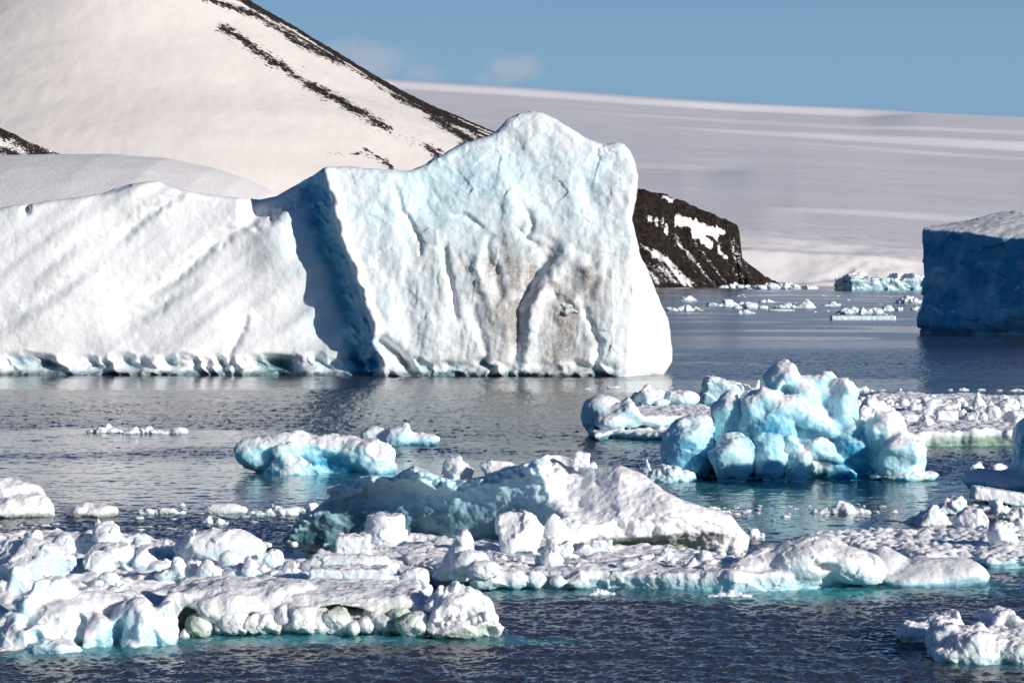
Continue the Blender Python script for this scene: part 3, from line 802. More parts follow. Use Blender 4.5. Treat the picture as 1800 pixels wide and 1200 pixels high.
    cu = prof(Vr, crest); rib = sstep(-95, -40, U-cu)*(1-sstep(-6, 6, U-cu))
    band = sstep(-190, -60, U-cu+22*fbm(Vr/30, U/50, U*0, 3, seed=41))*(1-sstep(-6, 6, U-cu))  # extra blue painted where the rib's shadow falls across the slab
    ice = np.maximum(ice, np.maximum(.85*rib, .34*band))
    dm = np.zeros(len(P))
    for (x, y, rx, ry, a) in ((900, 475, 60, 75, 1.0), (892, 550, 42, 80, 1.0), (985, 590, 60, 75, 1.0), (1020, 500, 60, 70, .8), (960, 440, 40, 40, .6), (935, 420, 60, 40, .45), (780, 470, 60, 90, .35),
                              (735, 430, 15, 50, .5), (1000, 545, 30, 18, 1.0), (1032, 475, 18, 14, 1.0), (850, 600, 70, 60, .45), (1045, 580, 14, 50, .8)):
        dm = np.maximum(dm, a*np.exp(-(((U-x)/rx)**2+((Vr-y)/ry)**2)))
    st = .55*fbm(U/8, Vr/42, U*0, 3, seed=23)+.75*fbm(U/16, Vr/20, U*0, 3, seed=24)
    dirt = np.clip(dm*(1.0+1.5*st)-.08, 0, 1)
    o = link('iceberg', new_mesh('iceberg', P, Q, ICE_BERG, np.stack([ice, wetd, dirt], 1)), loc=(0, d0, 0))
    tag(o, 'huge white iceberg with a blue shadowed rib and a grit streaked tower', 'iceberg')
    for (px, row, rx, ry, yy, sd) in ((1003, 543, 22, 17, .4, 4), (1032, 474, 16, 11, 1.6, 7), (1046, 600, 8, 20, .6, 9)):
        sculpt('debris_clump', None, None, d0+yy, [('c', px, row, rx, ry, 1.75, 1.5, 0, sd), ('c', px-rx*.4, row+ry*.3, rx*.6, ry*.6, 1.6, 1.2, 20, sd+1)], ICE_BERG, px=1.3, k=3, warp=3, wscale=12, parent=o, rough=(('f', 9, 2.2), ('w', 5, 1.2)), top=.05, side=.1, floor_z=0, dirt=1.0, wet_h=60, seed=sd)

def build_right_iceberg():
    # tabular berg whose near-left wall is turned away from the sun
    x0, y0 = (1612-900)/F*702, 702.
    def loc2(px, Y): return ((px-900)/F*Y, Y)
    step = .36
    xs = np.arange(93, 165, step*1.0, dtype=np.float32); ysx = np.arange(640, 775, step*1.6, dtype=np.float32); zs = np.arange(-3, 36, step, dtype=np.float32)
    X, Y, Z = np.meshgrid(xs, ysx, zs, indexing='ij')
    w = fbm(X/9, Y/9, Z/7, 2, seed=2)
    # wall plane: passes the left corner and runs right and nearer
    a = R(47); nx, ny = -sin(a), -cos(a)
    left_row = lambda z: prof(z, [(-3, 1.2), (0, .8), (2, 0.2), (4.5, .0), (7, 1.3), (15, 1.7), (22, 2.0), (27, 2.4)])
    t = (X-x0)*cos(a)-(Y-y0)*sin(a)               # along the wall
    wall = (X-x0)*nx+(Y-y0)*ny+left_row(Z)*.6+1.3*w+.8*fbm(t/3, Z/3, t*0, 2, seed=15)*.5+.9*fbm(t/7, Z/5, t*0, 2, seed=5)
    wall += 2.6*np.exp(-(((t-30)/4.5)**2+((Z-0)/4.2)**2))+1.2*(1-sstep(.3, 2.2, Z))
    side = -((X-x0)-left_row(Z)*.55)+.32*(Y-y0)+.5*w
    td = (wall*-1)                                 # how far behind the wall
    top = Z-(26.1-.095*t+np.clip(td, 0, 22)*.25*sstep(-10, 13, t)+.5*w+2.0*np.exp(-(((X-120)/2.2)**2+((Y-732)/9)**2))*0)
    back = Y-768
    D = smax(smax(wall, side, .8), smax(top, back, .5), .5)
    V, Q = surface_nets(D.astype(np.float32), (xs[0], ysx[0], zs[0]), (step, step*1.6, step))
    N = normals(V, Q)
    V = V+N*(.16*fbm(V[:, 0]/1.3, V[:, 1]/1.3, V[:, 2]/1.3, 3, seed=2))[:, None]
    V1 = roughen(V, Q, (('k', 6., .9), ('k', 2.4, .3)), 3); V = V+(V1-V)*(1-.8*sstep(.3, .7, N[:, 2]))[:, None]; N = normals(V, Q)
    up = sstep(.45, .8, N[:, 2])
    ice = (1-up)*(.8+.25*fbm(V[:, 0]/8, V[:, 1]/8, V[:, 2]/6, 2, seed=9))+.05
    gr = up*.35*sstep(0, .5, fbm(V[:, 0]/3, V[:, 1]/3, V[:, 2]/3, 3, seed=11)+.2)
    c = np.array([128, 700, 0], np.float32)
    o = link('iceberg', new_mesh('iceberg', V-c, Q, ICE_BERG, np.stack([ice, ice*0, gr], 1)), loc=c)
    tag(o, 'flat topped iceberg at the right edge with a deep blue shaded wall', 'iceberg')
# ------------------------------------------------------------------ middle distance
def build_blue_iceberg():
    d = 208.
    B = [('e', 1210, 792, 47, 60, 0, 2.4), ('e', 1228, 752, 28, 24, .3, 1.3),
         ('c', 1285, 808, 43, 50, -2.0, 1.9, 8, 21), ('e', 1290, 800, 34, 40, -1.7, 1.6),
         ('e', 1277, 735, 28, 52, 1.5, 1.5), ('e', 1352, 752, 56, 68, .6, 2.3), ('e', 1338, 712, 36, 28, .2, 1.5), ('c', 1378, 720, 36, 34, -.2, 1.6, 0, 41),
         ('p', 1374, 684, 58, 52, 2.5, 2.6, -6, 5), ('e', 1378, 672, 34, 36, 2.6, 1.6), ('c', 1442, 680, 32, 28, 2.4, 1.3, 10, 9), ('e', 1412, 700, 38, 34, 2.2, 1.7),
         ('c', 1482, 720, 37, 52, 1.8, 1.8, 0, 33), ('e', 1476, 712, 28, 40, 1.7, 1.5), ('p', 1497, 690, 12, 24, 1.6, .5, 4, 2),
         ('e', 1430, 770, 80, 75, 2.4, 2.4), ('c', 1420, 735, 30, 20, -.2, 1.1, 38, 14), ('c', 1450, 752, 26, 17, -.4, .9, 40, 16), ('e', 1398, 728, 24, 14, -.5, .9, 35),
         ('e', 1356, 806, 36, 44, -2.2, 1.5), ('c', 1348, 776, 26, 16, -2.3, 1.0, 5, 51), ('c', 1404, 810, 27, 36, -2.8, 1.2, 12, 27), ('c', 1390, 782, 20, 16, -2.7, .8, 0, 28),
         ('c', 1446, 795, 36, 24, -2.1, 1.1, 22, 29), ('e', 1432, 786, 22, 20, -2.1, .9),
         ('e', 1500, 800, 50, 60, .8, 2.0), ('c', 1550, 772, 34, 50, -.3, 1.8, 4, 61), ('e', 1548, 765, 26, 38, -.4, 1.4), ('p', 1545, 744, 18, 26, -.5, .9, 0, 3), ('e', 1574, 745, 14, 22, .2, .8),
         ('c', 1582, 798, 50, 52, -.8, 2.2, 0, 71), ('e', 1588, 800, 42, 44, -1.0, 1.9), ('e', 1616, 800, 17, 34, -.4, 1.2), ('e', 1590, 836, 58, 8, -1.4, 2.0), ('e', 1475, 836, 26, 9, -1.8, .8),
         ('e', 1390, 820, 190, 20, 2.0, 2.6),
         ('e', 1385, 690, 14, 10, 1.2, 1.1, 0, 0, -1), ('e', 1446, 826, 16, 16, -3.0, .9, 0, 0, -1)]
    def edit(V, M, Q):
        # glassy blue heart, shade-side blue painted into hollows, snowier weathered crust on tops
        x = 900+V[:, 0]/V[:, 1]*F; r = HOR-(V[:, 2]-H)/V[:, 1]*F
        g = np.zeros(len(V))
        for (cx, cy, rx, ry, a) in ((1215, 800, 60, 60, .5), (1350, 760, 60, 45, .55), (1500, 800, 45, 60, .6), (1355, 815, 40, 35, .35), (1440, 745, 80, 60, .18), (1400, 690, 60, 50, .12), (1295, 740, 40, 60, .25), (1420, 740, 26, 30, .2)):
            g = np.maximum(g, a*np.exp(-(((x-cx)/rx)**2+((r-cy)/ry)**2)))
        M[:, 0] = np.clip(M[:, 0]+.9*g, 0, 1); return M
    KN = [B[0:2], B[2:4], B[19:21], B[21:23], B[23:25]+B[37:38], B[33:34]]
    used = [b for g in KN for b in g]; body = [b for b in B if b not in used]
    o = sculpt('iceberg', 'turquoise iceberg of rounded melted knobs piled to a peak', 'iceberg', d, body, ICE_BLUE, px=1.6, k=7, warp=8, wscale=30, seed=2, melt=.25,
           rough=(('h', 30, 6), ('f', 16, 2.5), ('k', 26, 2.4), ('h', 12, 1.6), ('u', 9, 2.6), ('f', 6, 1.2)), edit=edit, top=.05, side=.38, wet=.25, wet_h=1.2)
    for i, g in enumerate(KN):
        if g: sculpt('ice_shelf' if i == len(KN)-1 else 'knob', None, None, d, g, ICE_BLUE, px=1.5, k=7, warp=5, wscale=26, seed=3+i, melt=.25, parent=o,
           rough=(('h', 30, 5), ('f', 16, 2.5), ('k', 22, 2.4), ('h', 12, 1.6), ('u', 9, 2.6), ('f', 6, 1.2)), edit=edit, top=.05, side=.36, wet=.25, wet_h=1.2)
    SHOALS.append((20.5, 205, 13, 16, .75))
    for (a, b, t, e, sd, lab) in ((1374, 1396, 825, 834, 5, 'flat white scrap of ice afloat under the turquoise iceberg'), (1434, 1452, 826, 836, 6, 'small white nub of ice afloat beside the cave of the turquoise iceberg')):
        chunk('ice_fragment', lab, a, b, t, e, 0, 'l', sd, 'ice fragment', side=.15)
    # shard of clear ice left of it
    sculpt('ice_shard', 'pale jagged shard of ice floating left of the turquoise iceberg', 'ice fragment', 205.5,
           [('p', 1137, 830, 16, 28, .3, .8, -8, 4), ('c', 1178, 838, 34, 24, 0, 1.2, 0, 5), ('c', 1150, 842, 26, 16, -.2, .9, 0, 6), ('c', 1204, 842, 24, 16, 0, .8, 14, 7), ('c', 1170, 826, 14, 12, .1, .6, 0, 8), ('p', 1190, 832, 14, 14, 0, .5, 0, 9)],
           ICE_NEAR, px=1.3, k=2, rough=(('w', 10, 5), ('f', 5, 1.5)), top=.25, side=.35, wet_h=.3)

def build_small_blue():
    d = 214.
    B = [('e', 452, 796, 38, 27, .6, 1.4), ('c', 458, 812, 30, 18, .8, 1.2, 0, 3), ('e', 440, 782, 26, 12, .5, .8, -8), ('e', 500, 785, 50, 24, 1.0, 1.6), ('e', 525, 776, 34, 17, 1.2, 1.1), ('p', 512, 812, 44, 34, -1.2, 1.4, -4, 7), ('c', 500, 796, 24, 22, -.8, 1.0, 10, 4),
         ('e', 590, 795, 70, 32, 1.2, 1.7), ('c', 570, 784, 40, 15, .7, 1.3, 6, 12), ('e', 640, 798, 46, 28, .3, 1.6), ('c', 660, 805, 38, 34, -.2, 1.4, 0, 13), ('e', 668, 820, 30, 18, -.4, 1.2), ('e', 600, 826, 95, 10, .8, 1.4),
         ('e', 580, 816, 34, 22, -.9, 1.2, 0, 0, -1)]
    def edit(V, M, Q):
        x = 900+V[:, 0]/V[:, 1]*F; r = HOR-(V[:, 2]-H)/V[:, 1]*F
        M[:, 0] = np.clip(M[:, 0]+.55*np.exp(-(((x-585)/45)**2+((r-815)/22)**2))+.2*np.exp(-(((x-440)/30)**2+((r-812)/18)**2)), 0, 1); return M
    sculpt('ice_floe', 'long blue melted ice piece with a teal hollow in its front', 'growler', d, B, ICE_BLUE, px=1.6, k=6, warp=4, wscale=25, rough=(('f', 22, 3), ('k', 18, 2.6), ('h', 14, 2.2), ('u', 8, 1.8), ('f', 5, .9)), edit=edit, top=.10, side=.42, wet=.3, wet_h=.8, seed=5)
    SHOALS.append((-14.5, 211, 7.5, 8, .5))
    d = 248.
    sculpt('ice_floe', 'low pale blue ice piece lying behind the long melted one', 'growler', d,
           [('e', 658, 768, 24, 20, 1.0, 1.2, -6), ('c', 705, 765, 30, 22, -.2, 1.3, 0, 6), ('e', 700, 768, 24, 20, -.2, 1.2), ('e', 740, 773, 32, 13, 0, 1.1), ('e', 690, 776, 50, 9, .3, 1.2)], ICE_BLUE, px=1.5, k=4, warp=3, wscale=20,
           rough=(('f', 16, 2), ('k', 14, 2), ('h', 12, 1.6), ('f', 5, .8)), top=.12, side=.4, wet_h=.7, seed=8)
    for i, (a, b, t, e, k, lab) in enumerate(((163, 215, 745, 761, 'l', 'knobbly white growler, left end of a row of three'), (218, 296, 748, 763, 'l', 'long low growler between two small white ones'), (299, 331, 750, 763, 'e', 'smooth little white growler at the right end of a row of three'))):
        chunk('growler', lab, a, b, t, e, 0, k, 40+i, 'growler', 'three growlers in open water', top=.05, side=.2, dirt=.25)
    # left shore-side mound
    sculpt('snow_mound', 'white snow covered floe cut by the left edge of the view', 'ice floe', 176.,
           [('e', 10, 880, 70, 40, 1.2, 2.2), ('c', 45, 888, 50, 30, .2, 1.6, 8, 5), ('c', 70, 893, 34, 20, -.4, 1.3, 0, 6), ('e', 0, 895, 80, 18, -.6, 1.8), ('e', -40, 880, 60, 38, 1, 2.2), ('c', 20, 888, 24, 14, -1, 1, 20, 8)], px=1.7, k=5, warp=5, wscale=26,
           rough=(('f', 18, 3), ('w', 9, 1.8), ('f', 5, .8)), top=.03, side=.12, wet_h=.35, dirt=.5, green=.3, gh=.4, seed=9)
    sculpt('snow_mound', 'small dirty based floe right of the mound at the left edge', 'ice floe', 175.8,
           [('c', 140, 898, 24, 16, 0, .9, 0, 5), ('e', 165, 898, 44, 13, .3, 1.1), ('c', 180, 900, 28, 12, -.1, .9, 0, 9), ('e', 150, 889, 10, 7, .2, .4)], px=1.4, k=4, warp=3, wscale=16, rough=(('f', 12, 2), ('w', 6, 1.4)), top=.03, side=.15, wet_h=.3, dirt=.7, green=.5, gh=.35, seed=10)
    for i, (a, b, t, e, k, lab) in enumerate(((250, 322, 889, 903, 'l', 'grey rotten strip of ice in the slick at left'), (357, 436, 884, 903, 'e', 'smooth white low floe in the slick'), (446, 521, 888, 906, 'l', 'thin grey floe lying right of the smooth white low one'),
                                         (352, 378, 902, 920, 'p', 'tiny pointed growler standing in the slick'), (376, 398, 911, 922, 'l', 'dark nub of ice beside the tiny pointed growler'), (510, 586, 884, 900, 'l', 'broken white strip of ice touching the dark shaded floe'),
                                         (312, 326, 884, 890, 'l', 'little dark scrap of ice behind the grey rotten strip'), (236, 254, 907, 912, 'e', 'flat grey cake of ice in open slick water'))):
        chunk('growler', lab, a, b, t, e, 0, k, 60+i, 'growler', 'brash in the left slick', top=.08, side=.2, dirt=.35 if i in (0, 4, 6, 7) else .1)
    # clots of brash in the slick: scraps a few centimetres high
    rr = random.Random(5); bl = []
    for i in range(95):
        if i < 40: px, row = rr.uniform(200, 520), rr.choice((rr.gauss(892, 3), rr.gauss(929, 4), rr.gauss(905, 9)))
        elif i < 52: px, row = rr.uniform(-20, 120), rr.gauss(925, 3)
        else: px, row = rr.uniform(1240, 1560), rr.choice((rr.gauss(893, 3), rr.gauss(908, 10)))
        d = dist(row); s = d/F
        bl.append(('e', (px-900)*s, d, .02, (rr.uniform(2, 11)*s, rr.uniform(.15, .6), rr.uniform(.8, 1.9)*s), 0, 1, 1))
    for i, b in enumerate(bl):
        D, lo, h = blob_field([b], .05, .05, .06, .25, i, floor_z=-.1)
        V, Q = surface_nets(D, lo, h)
        if not len(Q): continue
        o = finish('ice_scrap', V, Q, ICE_NEAR, ice_masks(V, Q, top=.15, side=.3, dirt=.9, wet_h=.2), (b[1], b[2], 0))
        tag(o, 'scrap of brash ice no bigger than a plate, afloat in slick water', 'ice scrap', 'scraps of brash ice')

def build_middle_floes():
    # left of the turquoise berg
    floe('ice_floe', 'granular snow floe with an overhanging blue left end', [(1034, 748), (1060, 728), (1130, 712), (1240, 712), (1300, 730), (1300, 772), (1200, 762), (1130, 760), (1075, 757), (1045, 762)], .75, px=1.7, seed=3,
         noise=(('f', 1.2, .15), ('w', .45, .10), ('w', .9, .12)), top_ice=.05, side=.55, wet_h=.5, rough=(('w', .8, .25),), under=.5,
         lumps=[pxblob(258., b) for b in (('e', 1062, 718, 38, 24, 3, 2.0, 6), ('c', 1095, 728, 40, 24, 1.5, 2.0, 0, 6), ('e', 1040, 732, 18, 26, 3.5, 1.6), ('e', 1075, 742, 30, 14, 1, 1.5), ('c', 1140, 738, 60, 16, 4, 3, 0, 8))], zmax=4.2)
    zt = .8
    for i, (a, b, t, e, k, lab) in enumerate(((1096, 1170, 677, 712, 'l', 'twin lobed ice block standing on the back of the overhanging floe'), (1172, 1226, 681, 712, 'c', 'notched white ice block right of the twin lobed one'))):
        chunk('ice_block', lab, a, b, t, e, zt, k, 21+i, top=.05, side=.3)
    o = chunk('ice_block', 'tilted slab of ice with a blue shaded face behind the turquoise peak', 1234, 1300, 668, 716, .3, 'b', 3, tilt=14, depth=1.4, top=.03, side=.6)  # shade of its front painted as bluer sides; the face itself stands in sun
    chunk('snow_mound', 'granular snow bank against the back of the turquoise iceberg', 1276, 1360, 660, 716, .3, 'l', 8, 'snow bank', top=.03, side=.1)
    # right of it
    floe('ice_floe', 'wide rubble covered floe behind the turquoise iceberg at right', [(1470, 735), (1500, 700), (1560, 692), (1700, 692), (1850, 694), (2010, 700), (2010, 760), (1850, 757), (1740, 757), (1690, 758), (1640, 758), (1600, 764), (1540, 760)], 1.35, px=1.9, seed=6,
         noise=(('f', 1.5, .15), ('w', .5, .10)), rough=(('w', 1.2, .35), ('w', .6, .2)), top_ice=.03, side=.2, wet_h=.4, green=.7, gh=1.1, under=.7,
         lumps=[pxblob(249., b) for b in [('ecc'[i*5 % 3], 1640+i*13+8*sin(i*2.7), 772+4*sin(i*1.9), 13+6*sin(i*3.3), 12+4*sin(i*4.1), .1+.4*sin(i*1.3), .9, 0, i) for i in range(15) if i % 5 != 2]+[('e', 1622, 768, 14, 12, -.2, .7)]], zmax=2.8)
    SHOALS.append((44, 244, 15, 7, .35)); SHOALS.append((13.5, 250, 6, 7, .6))
    rr = random.Random(12)
    L = [(1510, 1550, 693, 742, 'l', 'tall white block pressed against the turquoise iceberg'), (1546, 1566, 711, 733, 'c', 'small round block right of the tall one by the turquoise berg'), (1602, 1665, 697, 722, 'l', 'broad low block in the middle of the rubble'),
         (1690, 1706, 700, 717, 'p', 'little pointed block left of the tall cone'), (1705, 1733, 685, 721, 'p', 'tall cone of ice rising from the rubble'), (1755, 1793, 702, 727, 'c', 'large block right of the tall cone, back row'), (1780, 1812, 696, 719, 'c', 'block cut by the right edge in the back row'),
         (1646, 1683, 721, 741, 'b', 'square white block in the front row of rubble'), (1682, 1703, 721, 738, 'c', 'rounded block right of the square white one'), (1703, 1732, 719, 739, 'l', 'lumpy block below the tall cone'), (1728, 1760, 714, 736, 'c', 'grey sided block right of the lumpy one'),
         (1766, 1806, 721, 744, 'c', 'smooth boulder of ice at the right edge, front row'), (1608, 1651, 724, 748, 'p', 'ragged peak in front of the rubble'), (1580, 1615, 726, 743, 'c', 'tilted wedge left of the ragged peak'), (1668, 1690, 702, 720, 'c', 'upright block right of the broad low one')]
    for i, (a, b, t, e, k, lab) in enumerate(L):
        chunk('ice_block', lab, a, b, t, e, 1.3, k, 300+i, group='rubble on the far right floe', top=.03, side=.16, wet=.05)
    for i in range(85):
        px = rr.uniform(1500, 1880); row = rr.triangular(697, 745, 706); w = rr.uniform(7, 24)*(.75 if row < 708 else 1.0); hh = w*rr.uniform(.5, .9)
        chunk('ice_block', 'fist shaped lump among the unsorted rubble of the far right floe', px-w/2, px+w/2, row-hh, row, 1.3, rr.choice('cccp'), 400+i, group='small rubble on the far right floe', px=1.6, top=.03, side=.14, wet=.05)
    for i, (a, b, t, e) in enumerate(((1503, 1533, 678, 687), (1578, 1586, 682, 686), (1664, 1676, 683, 686), (1686, 1700, 681, 686), (1714, 1734, 683, 686), (1752, 1764, 684, 687), (1776, 1802, 683, 687), (1540, 1560, 684, 686), (1064, 1090, 678, 682), (1030, 1036, 681, 684))):
        chunk('growler', 'white crumb in the thin line of brash beyond the rubble' if i else 'low white growler behind the turquoise iceberg', a, b, t, e, 0, 'l' if i % 3 == 0 else 'c', 500+i, 'growler', 'line of brash crumbs', top=.03, side=.1, mat=ICE_BERG)

def build_far_ice():
    L = [(1197, 1222, 520, 529, 'l', 'small white growler far off beside the great iceberg'), (1174, 1236, 536, 546, 'l', 'broken strip of far ice right of the great iceberg'), (1252, 1302, 524, 538, 'l', 'far knobbly floe below the headland'), (1289, 1342, 530, 542, 'l', 'far white floe in front of the knobbly one'),
         (1298, 1324, 544, 551, 'l', 'small far floe, nearest below the headland'), (1339, 1364, 524, 531, 'l', 'tiny far floe beyond the middle of the strait'), (1364, 1402, 531, 541, 'l', 'blue grey far floe left of the white peak'), (1397, 1439, 523, 541, 'p', 'far floe with a bright white peak'),
         (1349, 1398, 543, 547, 'e', 'thin far sheet of ice'), (1452, 1474, 530, 538, 'l', 'lone far growler in mid strait'), (1466, 1554, 538, 552, 'l', 'long teal based far floe'), (1532, 1585, 537, 546, 'l', 'low white far floe behind the teal based one'),
         (1460, 1573, 555, 562, 'b', 'long flat tabular floe, nearest in the strait'), (1582, 1614, 519, 533, 'l', 'far floe touching the shaded berg wall'), (1604, 1622, 538, 545, 'l', 'small far floe half behind the shaded berg'),
         (1265, 1316, 496, 506, 'l', 'low white ice at the foot of the headland'), (1318, 1430, 494, 508, 'l', 'long white tabular ice off the headland point')]
    for i, (a, b, t, e, k, lab) in enumerate(L):
        chunk('ice_floe', lab, a, b, t, e, 0, k, 700+i, 'ice floe', 'far floes in the strait', mat=ICE_FAR, px=1.2, top=.05, side=.3 if i not in (10, 6) else .55, wet=.2, depth=.9)
    sculpt('iceberg', 'far teal ice wall with white tops left of the shaded berg', 'iceberg', 2480., [('b', 1555, 501, 74, 11, 60, 60), ('c', 1502, 492, 22, 16, 40, 30, 0, 4), ('c', 1535, 493, 22, 10, 30, 25, 0, 5), ('c', 1570, 492, 14, 11, 30, 25, 0, 6), ('c', 1605, 492, 22, 12, 30, 25, 0, 8)], ICE_FAR, px=1.1, k=2, warp=3, wscale=9,
           rough=(('f', 9, 2.5), ('w', 5, 1)), top=.05, side=.72, wet=.1, seed=4, floor_z=-2)
    rr = random.Random(3)
    for i in range(26):
        px, row = rr.uniform(1170, 1620), rr.triangular(513, 560, 535); w = rr.uniform(3, 9)
        chunk('growler', 'white speck of drifting ice scattered over the strait', px-w/2, px+w/2, row-rr.uniform(1, 2.4), row, 0, 'e', 800+i, 'growler', 'specks of ice in the strait', mat=ICE_FAR, px=1.0, top=.05, side=.1)
# ------------------------------------------------------------------ foreground
def build_shadowed_floe():
    """the big tilted floe: a long overhanging wall out of the sun, and a sunlit snow slope at its right"""
    d0 = 147.5; s = d0/F
    outline = [(478, 966), (490, 955), (512, 930), (524, 915), (548, 900), (572, 880), (580, 872), (575, 862), (600, 852), (632, 838), (660, 836), (690, 840), (708, 828), (728, 818), (745, 826), (768, 836), (800, 846), (850, 838), (880, 830), (915, 818), (945, 806), (960, 800), (980, 800), (1000, 806),
               (1050, 822), (1075, 822), (1090, 818), (1105, 824), (1130, 834), (1165, 862), (1200, 880), (1240, 893), (1283, 905), (1300, 926), (1317, 945), (1312, 966), (1285, 980), (1270, 1000), (480, 1000)]
    def Ff(U, V):
        crest = prof(U, [(480, 960), (580, 870), (640, 845), (728, 835), (800, 850), (900, 832), (960, 815), (1010, 835), (1100, 840), (1320, 930)])
        below = np.clip(V-crest, 0, None)*s
        x = np.clip(1010-U, 0, None)*s
        xl = np.clip(640-U, 0, None)*s
        wall = 2.1*sstep(0, 2.5, x)+.70*x+.12*below+.6*fbm(U/60, V/40, U*0, 2, seed=2)+.13*fbm(U/14, V/10, U*0, 3, seed=3)
        # crest knobs catch the sun
        wall += .0*below
        knob = sstep(30, 4, V-crest)
        wall += knob*(-1.2*np.exp(-((U-665)/45)**2)-1.4*np.exp(-((U-735)/28)**2)-.9*np.exp(-((U-970)/45)**2)-.5)
        wall -= .8*knob*fbm(U/12, V/9, U*0, 2, seed=8)
        # right part: snow slope falling to a front edge, then a steep face
        edge = prof(U, [(940, 985), (1000, 955), (1040, 925), (1090, 908), (1150, 905), (1210, 910), (1260, 920), (1320, 950)])+4*fbm(U/20, U*0, U*0, 2, seed=4)
        up = np.clip(edge-V, 0, None)*s
        slope = 1.1+1.75*up+.35*fbm(U/40, V/26, U*0, 3, seed=5)+.10*fbm(U/9, V/7, U*0, 2, seed=6)
        slope -= .9*np.exp(-(((U-1090)/30)**2+((V-835)/16)**2))
        face = 1.1+.35*np.clip(V-edge, 0, None)*s+2.6*sstep(938, 966, V-.06*(1150-U))*sstep(1290, 1200, U)+.4*fbm(U/16, V/14, U*0, 3, seed=7)
        rt = np.where(V < edge, slope, face)+np.clip(U-1180, 0, None)*s*.75
        k = sstep(-46, 40, U-prof(V, [(800, 960), (840, 985), (870, 975), (900, 1010), (925, 1045), (960, 1050), (1000, 1055)])+16*fbm(U/26, V/22, U*0, 3, seed=9))
        return (wall*(1-k)+rt*k).astype(np.float32)
    ys = np.arange(-4, 26, .18, dtype=np.float32)
    D, o, h = relief_field(470, 1330, 790, 1004, 1.8, ys, Ff, outline, 5.0, .35, s, bk=1.0)
    V, Q = surface_nets(D, o, h)
    U, Vr = V[:, 0].copy(), V[:, 1].copy()
    Y = d0+V[:, 2]*.9
    P = np.stack([(U-900)/F*Y, Y, H-(Vr-HOR)/F*Y], 1)
    N = normals(P, Q)
    if N[:, 1][V[:, 2] < 2].mean() > 0: Q = Q[:, ::-1]
    P = roughen(P, Q, (('f', .6, .09), ('w', .3, .03), ('f', .12, .03)), 3)
    M = ice_masks(P, Q, top=.03, side=.12, wet=.25, wet_h=.6, green=.0, seed=4)
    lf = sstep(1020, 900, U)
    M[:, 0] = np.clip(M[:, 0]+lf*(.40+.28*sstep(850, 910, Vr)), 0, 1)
    edge = prof(U, [(1030, 930), (1090, 925), (1210, 935), (1320, 985)])
    M[:, 1] = np.clip(sstep(edge+4, edge+34, Vr)*sstep(1010, 1050, U)*.9+lf*.18*sstep(860, 930, Vr), 0, 1)
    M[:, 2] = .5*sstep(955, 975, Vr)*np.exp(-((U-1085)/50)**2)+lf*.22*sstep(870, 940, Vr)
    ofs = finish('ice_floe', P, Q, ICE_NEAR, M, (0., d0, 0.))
    tag(ofs, 'big tilted floe with a long dark teal shaded wall and a sunlit snow slope', 'ice floe')
    SHOALS.append((-3, 150, 12, 4, .3))
    # loose blocks along its crest
    chunk('ice_block', 'upright white ice block perched on the crest of the tilted floe', 780, 830, 804, 846, H-(846-HOR)*157.5/F, 'c', 15, top=.02, side=.08)
    chunk('ice_block', 'wedge of snow lying right of the upright block on the crest', 842, 904, 809, 838, H-(838-HOR)*156.5/F, 'c', 18, top=.02, side=.2)
    chunk('ice_block', 'small cube of ice balanced on the highest point of the tilted floe', 1009, 1036, 795, 818, H-(818-HOR)*152.5/F, 'b', 5, tilt=8, top=.02, side=.06)
    chunk('ice_block', 'little flat block beside the balanced cube', 1030, 1051, 812, 823, H-(823-HOR)*152.5/F, 'c', 6, top=.02, side=.06)
    for i, (a, b, t, e) in enumerate(((812, 835, 846, 862), (950, 962, 815, 828), (858, 868, 826, 838))):
        chunk('ice_block', ('nub of snow under the upright block on the crest', 'bright nub left of the highest point of the tilted floe', 'tiny nub left of the snow wedge on the crest')[i], a, b, t, e, H-(e-HOR)*155/F, 'c', 90+i, top=.02, side=.1)

